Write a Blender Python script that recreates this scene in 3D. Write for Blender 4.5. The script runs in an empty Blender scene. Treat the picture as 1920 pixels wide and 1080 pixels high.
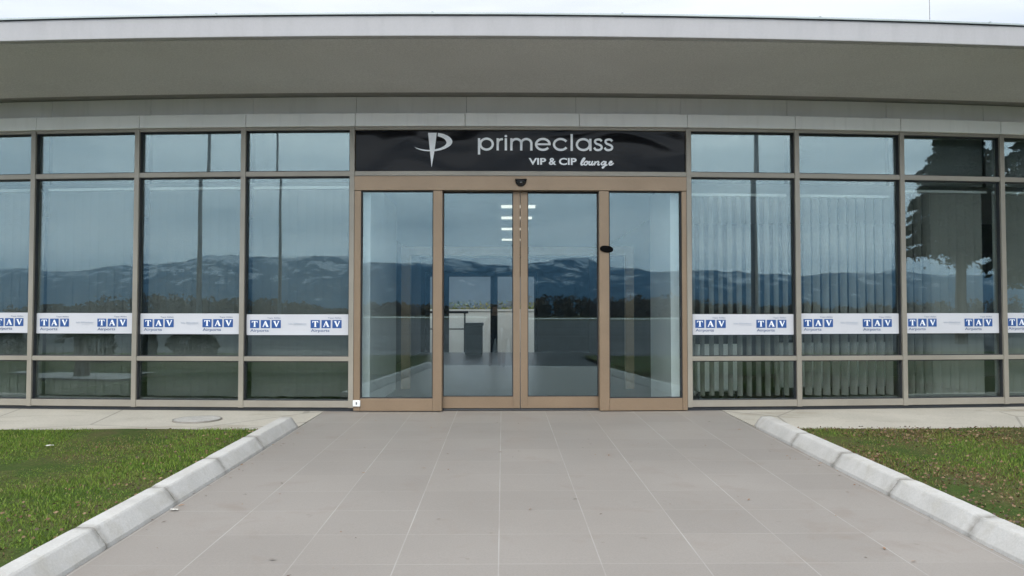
import bpy, math, random
import numpy as np
from math import sin, cos, pi, radians, atan2, sqrt
from mathutils import Vector, Matrix

S = bpy.context.scene
COL = S.collection
rng = np.random.default_rng(7)
random.seed(7)

# ------------------------------------------------------------------ camera
FPX = 1450.0
yaw, pitch = math.atan(17 / FPX), math.atan(46 / FPX)
cd = bpy.data.cameras.new('camera')
cam = bpy.data.objects.new('camera', cd)
COL.objects.link(cam)
cam.location = (0, -10.6, 1.345)
cam.rotation_euler = (pi / 2 + pitch, 0, -yaw)
cd.sensor_width = 36
cd.lens = FPX / 1920 * 36
cd.clip_start, cd.clip_end = 0.05, 30000
S.camera = cam

# ------------------------------------------------------------------ view
S.view_settings.view_transform = 'Standard'
S.view_settings.look = 'None'
S.view_settings.exposure = 1.06
S.view_settings.gamma = 1.0

# ------------------------------------------------------------------ world: overcast sky
SUN_EL, SUN_AZ = radians(50), radians(200)        # azimuth measured from +Y clockwise
w = bpy.data.worlds.new('World')
S.world = w
w.use_nodes = True
nt = w.node_tree
nt.nodes.clear()


def N(t, typ, **kw):
    n = t.nodes.new(typ)
    for k, v in kw.items():
        if k.startswith('i_'):
            key = k[2:]
            n.inputs[int(key) if key.isdigit() else key.replace('_', ' ')].default_value = v
        else:
            setattr(n, k, v)
    return n


def ramp(t, pts, src=None):
    n = t.nodes.new('ShaderNodeValToRGB')
    e = n.color_ramp.elements
    while len(e) < len(pts):
        e.new(0.5)
    for k, (p, c) in enumerate(pts):
        e[k].position = p
        e[k].color = (c, c, c, 1) if isinstance(c, (int, float)) else (*c, 1)
    if src is not None:
        t.links.new(src, n.inputs[0])
    return n


def mixc(t, fac, a, b, blend='MIX'):
    n = t.nodes.new('ShaderNodeMix')
    n.data_type = 'RGBA'
    n.blend_type = blend
    for sock, v in ((n.inputs[0], fac), (n.inputs[6], a), (n.inputs[7], b)):
        if isinstance(v, bpy.types.NodeSocket):
            t.links.new(v, sock)
        elif isinstance(v, (int, float)):
            sock.default_value = v
        else:
            sock.default_value = (*v, 1)
    return n.outputs[2]


def mth(t, op, a, b=None, c=None):
    n = t.nodes.new('ShaderNodeMath')
    n.operation = op
    for k, v in enumerate((a, b, c)):
        if v is None:
            continue
        if isinstance(v, bpy.types.NodeSocket):
            t.links.new(v, n.inputs[k])
        else:
            n.inputs[k].default_value = v
    return n.outputs[0]


sky = N(nt, 'ShaderNodeTexSky', sky_type='NISHITA', sun_disc=False, sun_elevation=SUN_EL, sun_rotation=SUN_AZ)
tc = N(nt, 'ShaderNodeTexCoord')
mp = N(nt, 'ShaderNodeMapping')
mp.inputs['Scale'].default_value = (1, 1, 6.5)
mp.inputs['Location'].default_value = (0.3, 0.1, 0.45)
nt.links.new(tc.outputs['Generated'], mp.inputs[0])
nz = N(nt, 'ShaderNodeTexNoise', i_Scale=2.3, i_Detail=6.0, i_Roughness=0.55, i_Distortion=0.4)
nt.links.new(mp.outputs[0], nz.inputs['Vector'])
cl = ramp(nt, [(0.34, (4.2, 5.0, 5.8)), (0.50, (7.4, 7.9, 8.5)), (0.64, (10.4, 10.5, 10.8))], nz.outputs[0])
# a brighter band of thin cloud low over the horizon
sep = N(nt, 'ShaderNodeSeparateXYZ')
nt.links.new(tc.outputs['Generated'], sep.inputs[0])
low = ramp(nt, [(0.0, 0.6), (0.075, 0.8), (0.11, 0.2), (0.2, 0.0)], sep.outputs['Z'])
south = ramp(nt, [(0.2, 1.0), (0.5, 0.0)], mth(nt, 'MULTIPLY_ADD', sep.outputs['Y'], 0.5, 0.5))
upper = mth(nt, 'MULTIPLY', ramp(nt, [(0.10, 0.0), (0.24, 0.6), (0.5, 0.3)], sep.outputs['Z']).outputs[0], south.outputs[0])
cl = mixc(nt, upper, cl.outputs[0], (13.0, 13.6, 14.0))
cl2 = mixc(nt, low.outputs[0], cl, (14.0, 14.2, 14.4))
# the open sky over the airfield side is brighter low down than overhead
lowwide = ramp(nt, [(0.0, 1.0), (0.35, 1.0), (0.65, 0.0)], sep.outputs['Z'])
cl2 = mixc(nt, mth(nt, 'MULTIPLY', lowwide.outputs[0], south.outputs[0]), cl2, mixc(nt, 1.0, cl2, (1.5, 1.5, 1.5), 'MULTIPLY'))
# the overcast is brightest beyond the building (thin cloud on that side)
north = ramp(nt, [(0.25, 0.0), (0.8, 1.0)], sep.outputs['Y'])
bright = mixc(nt, north.outputs[0], cl2, mixc(nt, 0.8, cl2, (4.75, 4.6, 4.8)))
skymix = mixc(nt, 0.95, sky.outputs[0], bright)
bg = N(nt, 'ShaderNodeBackground')
bg.inputs['Strength'].default_value = 0.1
nt.links.new(skymix, bg.inputs[0])
wo = N(nt, 'ShaderNodeOutputWorld')
nt.links.new(bg.outputs[0], wo.inputs[0])

sl = bpy.data.lights.new('sun', 'SUN')
sl.energy = 1.0
sl.angle = radians(25)
sl.color = (1.0, 0.96, 0.9)
so = bpy.data.objects.new('sun', sl)
COL.objects.link(so)
sd = Vector((sin(SUN_AZ) * cos(SUN_EL), cos(SUN_AZ) * cos(SUN_EL), sin(SUN_EL)))
so.rotation_euler = sd.to_track_quat('Z', 'Y').to_euler()
so.location = (0, -20, 30)

# ------------------------------------------------------------------ materials
MATS = {}


def mat(name):
    m = bpy.data.materials.new(name)
    m.use_nodes = True
    t = m.node_tree
    b = t.nodes['Principled BSDF']
    MATS[name] = m
    return m, t, b


def objco(t, scale=(1, 1, 1), rot=(0, 0, 0), loc=(0, 0, 0)):
    geo = t.nodes.new('ShaderNodeNewGeometry')
    m = t.nodes.new('ShaderNodeMapping')
    m.inputs['Scale'].default_value = scale
    m.inputs['Rotation'].default_value = rot
    m.inputs['Location'].default_value = loc
    t.links.new(geo.outputs['Position'], m.inputs[0])
    return m.outputs[0]


def noise(t, vec, scale, detail=4.0, rough=0.55, dist=0.0):
    n = N(t, 'ShaderNodeTexNoise', i_Scale=scale, i_Detail=detail, i_Roughness=rough, i_Distortion=dist)
    t.links.new(vec, n.inputs['Vector'])
    return n.outputs[0]


def bump(t, b, h, strength=0.2, dist=0.01):
    n = N(t, 'ShaderNodeBump', i_Strength=strength, i_Distance=dist)
    t.links.new(h, n.inputs['Height'])
    t.links.new(n.outputs[0], b.inputs['Normal'])


def plain(name, c, rough=0.6, metal=0.0, var=0.12, scale=3.0, fine=0.0, fscale=60.0, spec=None, bmp=0.0):
    """surface of one colour with soft irregular variation of dirt and wear"""
    m, t, b = mat(name)
    v = objco(t)
    f = ramp(t, [(0.3, 1 - var), (0.7, 1 + var)], noise(t, v, scale, 5))
    col = mixc(t, 1.0, c, f.outputs[0], 'MULTIPLY')
    if fine:
        f2 = ramp(t, [(0.25, 1 - fine), (0.75, 1 + fine)], noise(t, v, fscale, 2))
        col = mixc(t, 1.0, col, f2.outputs[0], 'MULTIPLY')
    t.links.new(col, b.inputs['Base Color'])
    b.inputs['Roughness'].default_value = rough
    b.inputs['Metallic'].default_value = metal
    if spec is not None:
        b.inputs['Specular IOR Level'].default_value = spec
    if bmp:
        bump(t, b, noise(t, v, fscale, 3), bmp, 0.01)
    return m


frame_m = plain('champagne_aluminium', (0.29, 0.262, 0.214), 0.42, 0.25, 0.1, 1.3, 0.04, 80)
copper_m = plain('bronze_anodised', (0.26, 0.184, 0.118), 0.38, 0.45, 0.08, 2.0, 0.05, 90)
gasket_m = plain('black_rubber', (0.02, 0.02, 0.022), 0.6)
plinth_m = plain('plinth_dark', (0.045, 0.048, 0.052), 0.7)
white_m = plain('white_plaster', (0.72, 0.72, 0.70), 0.7, 0, 0.06, 1.2)
ceil_m = plain('ceiling_paint', (0.5, 0.52, 0.53), 0.8, 0, 0.05)
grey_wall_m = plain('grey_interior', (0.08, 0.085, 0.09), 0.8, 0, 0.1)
flash_m = plain('zinc_cap', (0.36, 0.40, 0.39), 0.45, 0.4, 0.1, 2)
plastic_black = plain('black_plastic', (0.012, 0.012, 0.014), 0.25, 0, 0.0)
plastic_white = plain('white_plastic', (0.75, 0.75, 0.73), 0.4, 0, 0.03)
grey_plastic = plain('grey_bin', (0.075, 0.08, 0.085), 0.5)
steel_m = plain('galvanised', (0.30, 0.31, 0.31), 0.5, 0.5, 0.12, 2)
mast_m = plain('painted_mast', (0.36, 0.38, 0.40), 0.5, 0.1, 0.1)
leather_m = plain('white_leather', (0.8, 0.79, 0.75), 0.5, 0, 0.06)
cushion_m = plain('dark_cushion', (0.03, 0.03, 0.035), 0.8)
felt_m = plain('black_felt', (0.006, 0.006, 0.006), 1.0, spec=0.05)
cloth_m = plain('dark_cloth', (0.02, 0.022, 0.028), 0.9)
jean_m = plain('dark_denim', (0.03, 0.035, 0.05), 0.9)
skin_m = plain('skin', (0.42, 0.26, 0.19), 0.6)
hair_m = plain('dark_hair', (0.02, 0.015, 0.012), 0.6)
bark_m = plain('bark', (0.11, 0.085, 0.065), 0.9, 0, 0.3, 6)
rail_m = plain('rail_paint', (0.03, 0.032, 0.035), 0.5)
manhole_m = plain('cast_cover', (0.43, 0.41, 0.38), 0.7, 0.1, 0.2, 4, 0.2, 50)
paper_m = plain('paper', (0.55, 0.53, 0.48), 0.8)
letter_m = plain('letter_white', (0.88, 0.89, 0.91), 0.45, 0, 0.02)
banner_m = plain('banner_vinyl', (0.58, 0.58, 0.605), 0.4, 0, 0.03, 2)
blue_m = plain('logo_blue', (0.018, 0.078, 0.26), 0.4, 0, 0.05)
navy_m = plain('caption_navy', (0.09, 0.13, 0.24), 0.5, 0, 0.02)
pale_m = plain('tagline_pale', (0.46, 0.50, 0.57), 0.5, 0, 0.02)

# render (plaster) of soffit
m, t, b = mat('soffit_render'); soffit_m = m
v = objco(t)
c = mixc(t, ramp(t, [(0.3, 0.0), (0.7, 1.0)], noise(t, v, 0.7, 5)).outputs[0], (0.54, 0.53, 0.515), (0.60, 0.59, 0.575))
c = mixc(t, 1.0, c, ramp(t, [(0.25, 0.86), (0.75, 1.14)], noise(t, v, 55, 2)).outputs[0], 'MULTIPLY')
t.links.new(c, b.inputs['Base Color']); b.inputs['Roughness'].default_value = 0.95
bump(t, b, noise(t, v, 70, 3), 0.35, 0.01)

# fascia paint: white, faint vertical rain marks
m, t, b = mat('fascia_paint'); fascia_m = m
v = objco(t, (2.2, 2.2, 0.5))
c = mixc(t, ramp(t, [(0.45, 0.0), (0.75, 1.0)], noise(t, v, 3, 6)).outputs[0], (0.405, 0.395, 0.40), (0.37, 0.36, 0.365))
c = mixc(t, 1.0, c, ramp(t, [(0.3, 0.98), (0.7, 1.02)], noise(t, objco(t), 40, 2)).outputs[0], 'MULTIPLY')
t.links.new(c, b.inputs['Base Color']); b.inputs['Roughness'].default_value = 0.8
bump(t, b, noise(t, objco(t), 60, 3), 0.05, 0.005)

# cladding panels
def cladding(name, c1, c2):
    m, t, b = mat(name)
    v = objco(t, (1, 1, 0.6))
    f = ramp(t, [(0.35, 0.0), (0.7, 1.0)], noise(t, v, 1.6, 6))
    c = mixc(t, f.outputs[0], c1, c2)
    st = ramp(t, [(0.55, 1.0), (0.8, 0.9)], noise(t, objco(t, (7, 7, 0.5)), 1.4, 5))
    c = mixc(t, 1.0, c, st.outputs[0], 'MULTIPLY')
    t.links.new(c, b.inputs['Base Color'])
    b.inputs['Roughness'].default_value = 0.6
    return m
band_m = cladding('header_cladding', (0.88, 0.87, 0.85), (0.82, 0.81, 0.79))
wall_m = cladding('wall_cladding', (0.84, 0.82, 0.79), (0.76, 0.74, 0.71))

# glass: clear pane with a bluish solar coating (two reflecting faces per pane)
def glass(name, f0, refl, tint):
    m, t, b = mat(name)
    t.nodes.remove(b)
    lw = N(t, 'ShaderNodeLayerWeight', i_Blend=0.5)
    p5 = mth(t, 'POWER', lw.outputs['Facing'], 4.0)
    fac = mth(t, 'MULTIPLY_ADD', p5, 1.0 - f0, f0)
    tr = N(t, 'ShaderNodeBsdfTransparent'); tr.inputs[0].default_value = (*tint, 1)
    gl = N(t, 'ShaderNodeBsdfGlossy'); gl.inputs[0].default_value = (*refl, 1); gl.inputs['Roughness'].default_value = 0.0
    # slightly uneven float glass
    bn = N(t, 'ShaderNodeBump', i_Strength=0.03, i_Distance=0.012)
    t.links.new(noise(t, objco(t), 1.1, 1), bn.inputs['Height'])
    t.links.new(bn.outputs[0], gl.inputs['Normal'])
    mx = N(t, 'ShaderNodeMixShader')
    t.links.new(fac, mx.inputs[0]); t.links.new(tr.outputs[0], mx.inputs[1]); t.links.new(gl.outputs[0], mx.inputs[2])
    t.links.new(mx.outputs[0], t.nodes['Material Output'].inputs[0])
    return m
glass_m = glass('solar_glass', 0.104, (0.80, 0.97, 0.99), (0.86, 0.895, 0.885))
clear_m = glass('door_glass', 0.096, (0.77, 0.96, 0.99), (0.89, 0.93, 0.93))

# black sign skin: glossy, gently warped
m, t, b = mat('sign_black'); sign_m = m
b.inputs['Base Color'].default_value = (0.006, 0.006, 0.0075, 1)
b.inputs['Roughness'].default_value = 0.10
b.inputs['Specular IOR Level'].default_value = 0.13
bump(t, b, noise(t, objco(t, (1, 1, 2.2)), 0.9, 1, 0.4, 0.8), 0.4, 0.08)

# path tiles
m, t, b = mat('path_tiles'); tile_m = m
v = objco(t, (1, 1, 1), (0, 0, 0), (0.025, 5.48, 0))
geo = t.nodes.new('ShaderNodeSeparateXYZ'); t.links.new(v, geo.inputs[0])
def joint(axis, pitch, width):
    q = mth(t, 'DIVIDE', geo.outputs[axis], pitch)
    fr = mth(t, 'SUBTRACT', q, mth(t, 'ROUND', q))
    return mth(t, 'LESS_THAN', mth(t, 'ABSOLUTE', fr), width / pitch / 2), mth(t, 'FLOOR', mth(t, 'ADD', q, 0.0))
jx, ix = joint('X', 0.6, 0.0075)
jy, iy = joint('Y', 0.57, 0.006)
idv = N(t, 'ShaderNodeCombineXYZ'); t.links.new(ix, idv.inputs[0]); t.links.new(iy, idv.inputs[1])
wn = N(t, 'ShaderNodeTexWhiteNoise', noise_dimensions='2D'); t.links.new(idv.outputs[0], wn.inputs['Vector'])
base = mixc(t, ramp(t, [(0.3, 0.0), (0.7, 1.0)], noise(t, v, 0.55, 5)).outputs[0], (0.240, 0.215, 0.192), (0.276, 0.249, 0.224))
base = mixc(t, 1.0, base, ramp(t, [(0.0, 0.96), (1.0, 1.04)], wn.outputs[0]).outputs[0], 'MULTIPLY')
base = mixc(t, 1.0, base, ramp(t, [(0.25, 0.93), (0.75, 1.07)], noise(t, v, 90, 2)).outputs[0], 'MULTIPLY')
# soft brown damp stains and dusty footfall
stn = ramp(t, [(0.56, 0.0), (0.74, 0.55)], noise(t, v, 2.4, 6, 0.6, 0.5))
base = mixc(t, stn.outputs[0], base, (0.225, 0.185, 0.155))
spk = ramp(t, [(0.73, 0.0), (0.78, 0.4)], noise(t, v, 7.0, 2))
base = mixc(t, spk.outputs[0], base, (0.17, 0.14, 0.115))
gr = ramp(t, [(0.35, 0.25), (0.65, 1.0)], noise(t, v, 1.3, 4))
grx = mth(t, 'MULTIPLY', jx, gr.outputs[0])
gry = mth(t, 'MULTIPLY', jy, ramp(t, [(0.38, 0.08), (0.62, 0.75)], noise(t, v, 0.8, 4)).outputs[0])
base = mixc(t, grx, base, (0.375, 0.352, 0.325))
base = mixc(t, gry, base, (0.385, 0.362, 0.335))
t.links.new(base, b.inputs['Base Color'])
b.inputs['Roughness'].default_value = 0.55
b.inputs['Specular IOR Level'].default_value = 0.35
bump(t, b, noise(t, v, 120, 2), 0.08, 0.004)

# concrete strip beside the facade
m, t, b = mat('concrete'); conc_m = m
v = objco(t)
c = mixc(t, ramp(t, [(0.35, 0.0), (0.68, 1.0)], noise(t, v, 0.9, 6, 0.6)).outputs[0], (0.47, 0.435, 0.37), (0.39, 0.36, 0.305))
stain = ramp(t, [(0.56, 0.0), (0.72, 0.75)], noise(t, objco(t, (0.7, 1.6, 1)), 1.1, 5, 0.6, 0.6))
c = mixc(t, stain.outputs[0], c, (0.27, 0.235, 0.175))
c = mixc(t, 1.0, c, ramp(t, [(0.25, 0.88), (0.75, 1.1)], noise(t, v, 45, 3)).outputs[0], 'MULTIPLY')
vor = N(t, 'ShaderNodeTexVoronoi', feature='DISTANCE_TO_EDGE', i_Scale=0.45)
t.links.new(objco(t, (1, 1, 1)), vor.inputs['Vector'])
crack = mth(t, 'LESS_THAN', vor.outputs['Distance'], 0.006)
c = mixc(t, mth(t, 'MULTIPLY', crack, 0.6), c, (0.2, 0.185, 0.16))
t.links.new(c, b.inputs['Base Color']); b.inputs['Roughness'].default_value = 0.85
bump(t, b, noise(t, v, 60, 4), 0.2, 0.006)

# kerb: lime-washed concrete with dirt
m, t, b = mat('kerb_concrete'); kerb_m = m
v = objco(t)
c = mixc(t, ramp(t, [(0.4, 0.0), (0.75, 1.0)], noise(t, v, 3.0, 6, 0.6)).outputs[0], (0.485, 0.47, 0.445), (0.40, 0.385, 0.36))
d = ramp(t, [(0.50, 0.0), (0.75, 0.85)], noise(t, v, 5.5, 6, 0.65, 0.5))
c = mixc(t, d.outputs[0], c, (0.38, 0.355, 0.31))
c = mixc(t, 1.0, c, ramp(t, [(0.25, 0.9), (0.75, 1.08)], noise(t, v, 80, 3)).outputs[0], 'MULTIPLY')
at = N(t, 'ShaderNodeAttribute', attribute_name='grime')
dm = mth(t, 'MULTIPLY', at.outputs['Fac'], ramp(t, [(0.3, 0.25), (0.6, 1.0)], noise(t, v, 14, 4)).outputs[0])
c = mixc(t, dm, c, (0.17, 0.155, 0.13))
t.links.new(c, b.inputs['Base Color']); b.inputs['Roughness'].default_value = 0.9
bump(t, b, noise(t, v, 50, 4), 0.3, 0.008)

# lawn soil
m, t, b = mat('lawn_soil'); soil_m = m
v = objco(t)
c = mixc(t, ramp(t, [(0.42, 0.0), (0.6, 1.0)], noise(t, v, 1.6, 6, 0.6)).outputs[0], (0.045, 0.07, 0.016), (0.075, 0.075, 0.028))
c = mixc(t, 1.0, c, ramp(t, [(0.25, 0.6), (0.75, 1.3)], noise(t, v, 35, 4)).outputs[0], 'MULTIPLY')
t.links.new(c, b.inputs['Base Color']); b.inputs['Roughness'].default_value = 1.0
b.inputs['Specular IOR Level'].default_value = 0.1

# grass blades (each blade carries its own colour)
m, t, b = mat('grass_blade'); grass_m = m
at = N(t, 'ShaderNodeAttribute', attribute_name='tint')
t.links.new(at.outputs['Color'], b.inputs['Base Color'])
b.inputs['Roughness'].default_value = 0.7
b.inputs['Specular IOR Level'].default_value = 0.2

def foliage(name, c1, c2, sc=3.0):
    m, t, b = mat(name)
    oi = noise(t, objco(t), sc, 4)
    c = mixc(t, ramp(t, [(0.35, 0.0), (0.65, 1.0)], oi).outputs[0], c1, c2)
    t.links.new(c, b.inputs['Base Color'])
    b.inputs['Roughness'].default_value = 0.8
    b.inputs['Specular IOR Level'].default_value = 0.15
    return m
needle_m = foliage('needles', (0.014, 0.026, 0.014), (0.035, 0.05, 0.025), 1.5)
leaf_m = foliage('evergreen_leaf', (0.018, 0.04, 0.014), (0.05, 0.075, 0.03), 5)
palm_m = foliage('palm_leaf', (0.03, 0.06, 0.02), (0.07, 0.09, 0.035), 5)
wood_m = foliage('bare_wood', (0.10, 0.078, 0.055), (0.18, 0.14, 0.09), 0.05)
hedge_m = foliage('hedge_leaf', (0.10, 0.12, 0.03), (0.20, 0.18, 0.07), 0.8)

# ground sheets
m, t, b = mat('tarmac'); tarmac_m = m
v = objco(t)
c = mixc(t, ramp(t, [(0.35, 0.0), (0.65, 1.0)], noise(t, objco(t, (0.12, 1, 1)), 0.16, 6)).outputs[0], (0.06, 0.064, 0.068), (0.15, 0.155, 0.16))
c = mixc(t, 1.0, c, ramp(t, [(0.25, 0.85), (0.75, 1.15)], noise(t, v, 30, 3)).outputs[0], 'MULTIPLY')
t.links.new(c, b.inputs['Base Color']); b.inputs['Roughness'].default_value = 0.9
b.inputs['Specular IOR Level'].default_value = 0.06
m, t, b = mat('field'); field_m = m
v = objco(t)
c = mixc(t, ramp(t, [(0.35, 0.0), (0.65, 1.0)], noise(t, v, 0.03, 5)).outputs[0], (0.06, 0.07, 0.03), (0.11, 0.10, 0.055))
t.links.new(c, b.inputs['Base Color']); b.inputs['Roughness'].default_value = 1.0
b.inputs['Specular IOR Level'].default_value = 0.05
gravel_m = plain('gravel', (0.38, 0.37, 0.35), 0.9, 0, 0.2, 5, 0.3, 60)
line_m = plain('road_paint', (0.6, 0.6, 0.57), 0.8, 0, 0.2, 1)
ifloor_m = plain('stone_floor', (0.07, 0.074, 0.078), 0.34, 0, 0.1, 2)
rearbldg_m = plain('rear_render', (0.09, 0.105, 0.12), 0.9, 0, 0.15, 0.6)

# mountains: dark forest, blue haze mixed into its colour, snow in the high hollows
m, t, b = mat('mountain_forest'); mtn_m = m
v = objco(t, (0.001, 0.001, 0.001))
sp = N(t, 'ShaderNodeNewGeometry'); sx = N(t, 'ShaderNodeSeparateXYZ'); t.links.new(sp.outputs['Position'], sx.inputs[0])
alt = mth(t, 'DIVIDE', sx.outputs['Z'], 420.0)
n1 = noise(t, v, 6.5, 9, 0.68, 0.3)
s1 = mth(t, 'ADD', mth(t, 'MULTIPLY', alt, 0.55), mth(t, 'MULTIPLY', mth(t, 'SUBTRACT', n1, 0.5), 2.4))
sf = ramp(t, [(0.40, 0.0), (0.52, 1.0)], s1)
c0 = mixc(t, ramp(t, [(0.35, 0.0), (0.65, 1.0)], noise(t, v, 9.0, 6)).outputs[0], (0.022, 0.045, 0.075), (0.045, 0.075, 0.11))
c = mixc(t, sf.outputs[0], c0, (0.62, 0.66, 0.70))
t.links.new(c, b.inputs['Base Color']); b.inputs['Roughness'].default_value = 1.0
b.inputs['Specular IOR Level'].default_value = 0.0

# blinds
blind_m = plain('blind_fabric_closed', (0.15, 0.15, 0.14), 0.9, 0, 0.06, 2.0, 0.05, 40)
slat_m = plain('blind_fabric', (0.25, 0.245, 0.225), 0.9, 0, 0.05, 2.0)
spand_m = plain('spandrel_panel', (0.20, 0.205, 0.205), 0.8, 0, 0.05, 1.0)

m, t, b = mat('lamp_tube'); lamp_m = m
b.inputs['Emission Color'].default_value = (1.0, 0.93, 0.8, 1)
b.inputs['Emission Strength'].default_value = 0.5
b.inputs['Base Color'].default_value = (0.8, 0.8, 0.78, 1)

m, t, b = mat('dead_leaf'); litter_m = m
at = N(t, 'ShaderNodeAttribute', attribute_name='tint')
t.links.new(at.outputs['Color'], b.inputs['Base Color']); b.inputs['Roughness'].default_value = 0.8

# ------------------------------------------------------------------ geometry helpers
RAD = 66.0     # the facade bows out very gently in plan


def W(u, v, z):
    """facade coordinates: u along the front, v outwards from the glass line, z up"""
    a = u / RAD
    r = RAD + v
    return (r * sin(a), RAD - r * cos(a), z)


class MB:
    def __init__(s):
        s.v = []; s.f = []

    def add(s, vs, fs):
        o = len(s.v)
        s.v += [tuple(map(float, p)) for p in vs]
        s.f += [tuple(i + o for i in f) for f in fs]
        return s

    def box(s, x0, x1, y0, y1, z0, z1):
        return s.add([(x0, y0, z0), (x1, y0, z0), (x1, y1, z0), (x0, y1, z0), (x0, y0, z1), (x1, y0, z1), (x1, y1, z1), (x0, y1, z1)],
                     [(0, 3, 2, 1), (4, 5, 6, 7), (0, 1, 5, 4), (1, 2, 6, 5), (2, 3, 7, 6), (3, 0, 4, 7)])

    def fb(s, u0, u1, v0, v1, z0, z1, n=1, back=0.0):
        """box in facade coordinates, n segments along u"""
        vs, fs = [], []
        for k in range(n + 1):
            u = u0 + (u1 - u0) * k / n
            vs += [W(u, v1, z0), W(u, v0, z0 + back), W(u, v0, z1), W(u, v1, z1)]   # front-bottom, back-bottom, back-top, front-top
        for k in range(n):
            a, c = 4 * k, 4 * k + 4
            fs += [(a, a + 1, c + 1, c), (a + 1, a + 2, c + 2, c + 1), (a + 2, a + 3, c + 3, c + 2), (a + 3, a, c, c + 3)]
        fs += [(3, 2, 1, 0), (4 * n, 4 * n + 1, 4 * n + 2, 4 * n + 3)]
        return s.add(vs, fs)

    def prism(s, pts, to, d0, d1):
        """polygon pts (list of 2-D) extruded: to(x, y, d) -> xyz"""
        n = len(pts)
        vs = [to(x, y, d0) for x, y in pts] + [to(x, y, d1) for x, y in pts]
        fs = [tuple(range(n)), tuple(range(2 * n - 1, n - 1, -1))] + [(k, n + k, n + (k + 1) % n, (k + 1) % n) for k in range(n)]
        return s.add(vs, fs)

    def tube(s, path, rad, n=10, cap=True):
        path = [Vector(p) for p in path]
        rad = [float(q) for q in rad] if isinstance(rad, (list, tuple)) else [float(rad)] * len(path)
        vs, fs = [], []
        for k, p in enumerate(path):
            d = (path[min(k + 1, len(path) - 1)] - path[max(k - 1, 0)]).normalized()
            x = d.cross(Vector((0, 0, 1)) if abs(d.z) < 0.9 else Vector((1, 0, 0))).normalized()
            y = d.cross(x)
            vs += [p + rad[k] * (cos(2 * pi * i / n) * x + sin(2 * pi * i / n) * y) for i in range(n)]
        for k in range(len(path) - 1):
            fs += [(k * n + i, k * n + (i + 1) % n, (k + 1) * n + (i + 1) % n, (k + 1) * n + i) for i in range(n)]
        if cap:
            fs += [tuple(range(n - 1, -1, -1)), tuple(range((len(path) - 1) * n, len(path) * n))]
        return s.add(vs, fs)

    def build(s, name, m, parent=None, smooth=False, bevel=0.0, bseg=2):
        me = bpy.data.meshes.new(name)
        off = base_of(parent)
        me.from_pydata([(a - off[0], b_ - off[1], c_ - off[2]) for a, b_, c_ in s.v], [], s.f)
        me.materials.append(m)
        if smooth:
            me.polygons.foreach_set('use_smooth', [True] * len(me.polygons))
        o = bpy.data.objects.new(name, me)
        COL.objects.link(o)
        if parent is not None:
            o.parent = parent
        if bevel:
            md = o.modifiers.new('bevel', 'BEVEL'); md.width = bevel; md.segments = bseg; md.limit_method = 'ANGLE'
        return o


BASE = {}


def base_of(o):
    while o is not None:
        if o.name in BASE:
            return BASE[o.name]
        o = o.parent
    return (0, 0, 0)


def tag(o, label=None, cat=None, group=None, kind=None):
    for k, x in (('label', label), ('category', cat), ('group', group), ('kind', kind)):
        if x:
            o[k] = x
    return o


def thing(name, loc, label, cat, group=None):
    o = bpy.data.objects.new(name, None)
    o.empty_display_size = 0.1
    COL.objects.link(o)
    o.location = loc
    BASE[o.name] = tuple(loc)
    return tag(o, label, cat, group)


def copy_tree(o, parent=None):
    c = o.copy()
    COL.objects.link(c)
    if parent is not None:
        c.parent = parent
    else:
        BASE[c.name] = tuple(c.location)
    for ch in list(o.children):
        copy_tree(ch, c)
    return c


def attr(o, name, vals, dom='POINT', typ='FLOAT'):
    a = o.data.attributes.new(name, typ, dom)
    if typ == 'FLOAT':
        a.data.foreach_set('value', np.asarray(vals, np.float32))
    else:
        a.data.foreach_set('color', np.asarray(vals, np.float32).ravel())


def text_faces(s, size=1.0, offset=0.0, shear=0.0, space=1.0):
    c = bpy.data.curves.new('t', 'FONT')
    c.body = s; c.size = size; c.offset = offset; c.shear = shear; c.space_character = space
    c.resolution_u = 4
    o = bpy.data.objects.new('t', c)
    COL.objects.link(o)
    bpy.context.view_layer.update()
    me = o.evaluated_get(bpy.context.evaluated_depsgraph_get()).to_mesh()
    vs = [tuple(x.co) for x in me.vertices]
    fs = [tuple(p.vertices) for p in me.polygons]
    bpy.data.objects.remove(o)
    bpy.data.curves.remove(c)
    return vs, fs


def fit_text(mb, s, u0, u1, z0, z1, v, **kw):
    """text fitted to a rectangle on the facade"""
    vs, fs = text_faces(s, **kw)
    xs = [p[0] for p in vs]; ys = [p[1] for p in vs]
    sx = (u1 - u0) / (max(xs) - min(xs)); sy = (z1 - z0) / (max(ys) - min(ys))
    mb.add([W(u0 + (p[0] - min(xs)) * sx, v, z0 + (p[1] - min(ys)) * sy) for p in vs], fs)


def stroke(mb, pts, wd, to, closed=False):
    """flat ribbon of width wd (or per point) along 2-D pts"""
    P = np.array(pts, float)
    n = len(P)
    wd = np.full(n, wd, float) if np.isscalar(wd) else np.array(wd, float)
    L, R = [], []
    for k in range(n):
        a = P[k - 1] if (k > 0 or closed) else P[k]
        c = P[(k + 1) % n] if (k < n - 1 or closed) else P[k]
        d = c - a
        d = d / (np.linalg.norm(d) + 1e-9)
        nn = np.array([-d[1], d[0]])
        L.append(P[k] + nn * wd[k] / 2); R.append(P[k] - nn * wd[k] / 2)
    vs = [to(*p) for p in L] + [to(*p) for p in R]
    fs = [(k, n + k, n + (k + 1) % n, (k + 1) % n) for k in range(n if closed else n - 1)]
    mb.add(vs, fs)


def arc(cx, cy, rx, ry, a0, a1, n=24):
    return [(cx + rx * cos(radians(a0 + (a1 - a0) * k / n)), cy - ry * sin(radians(a0 + (a1 - a0) * k / n))) for k in range(n + 1)]


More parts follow.
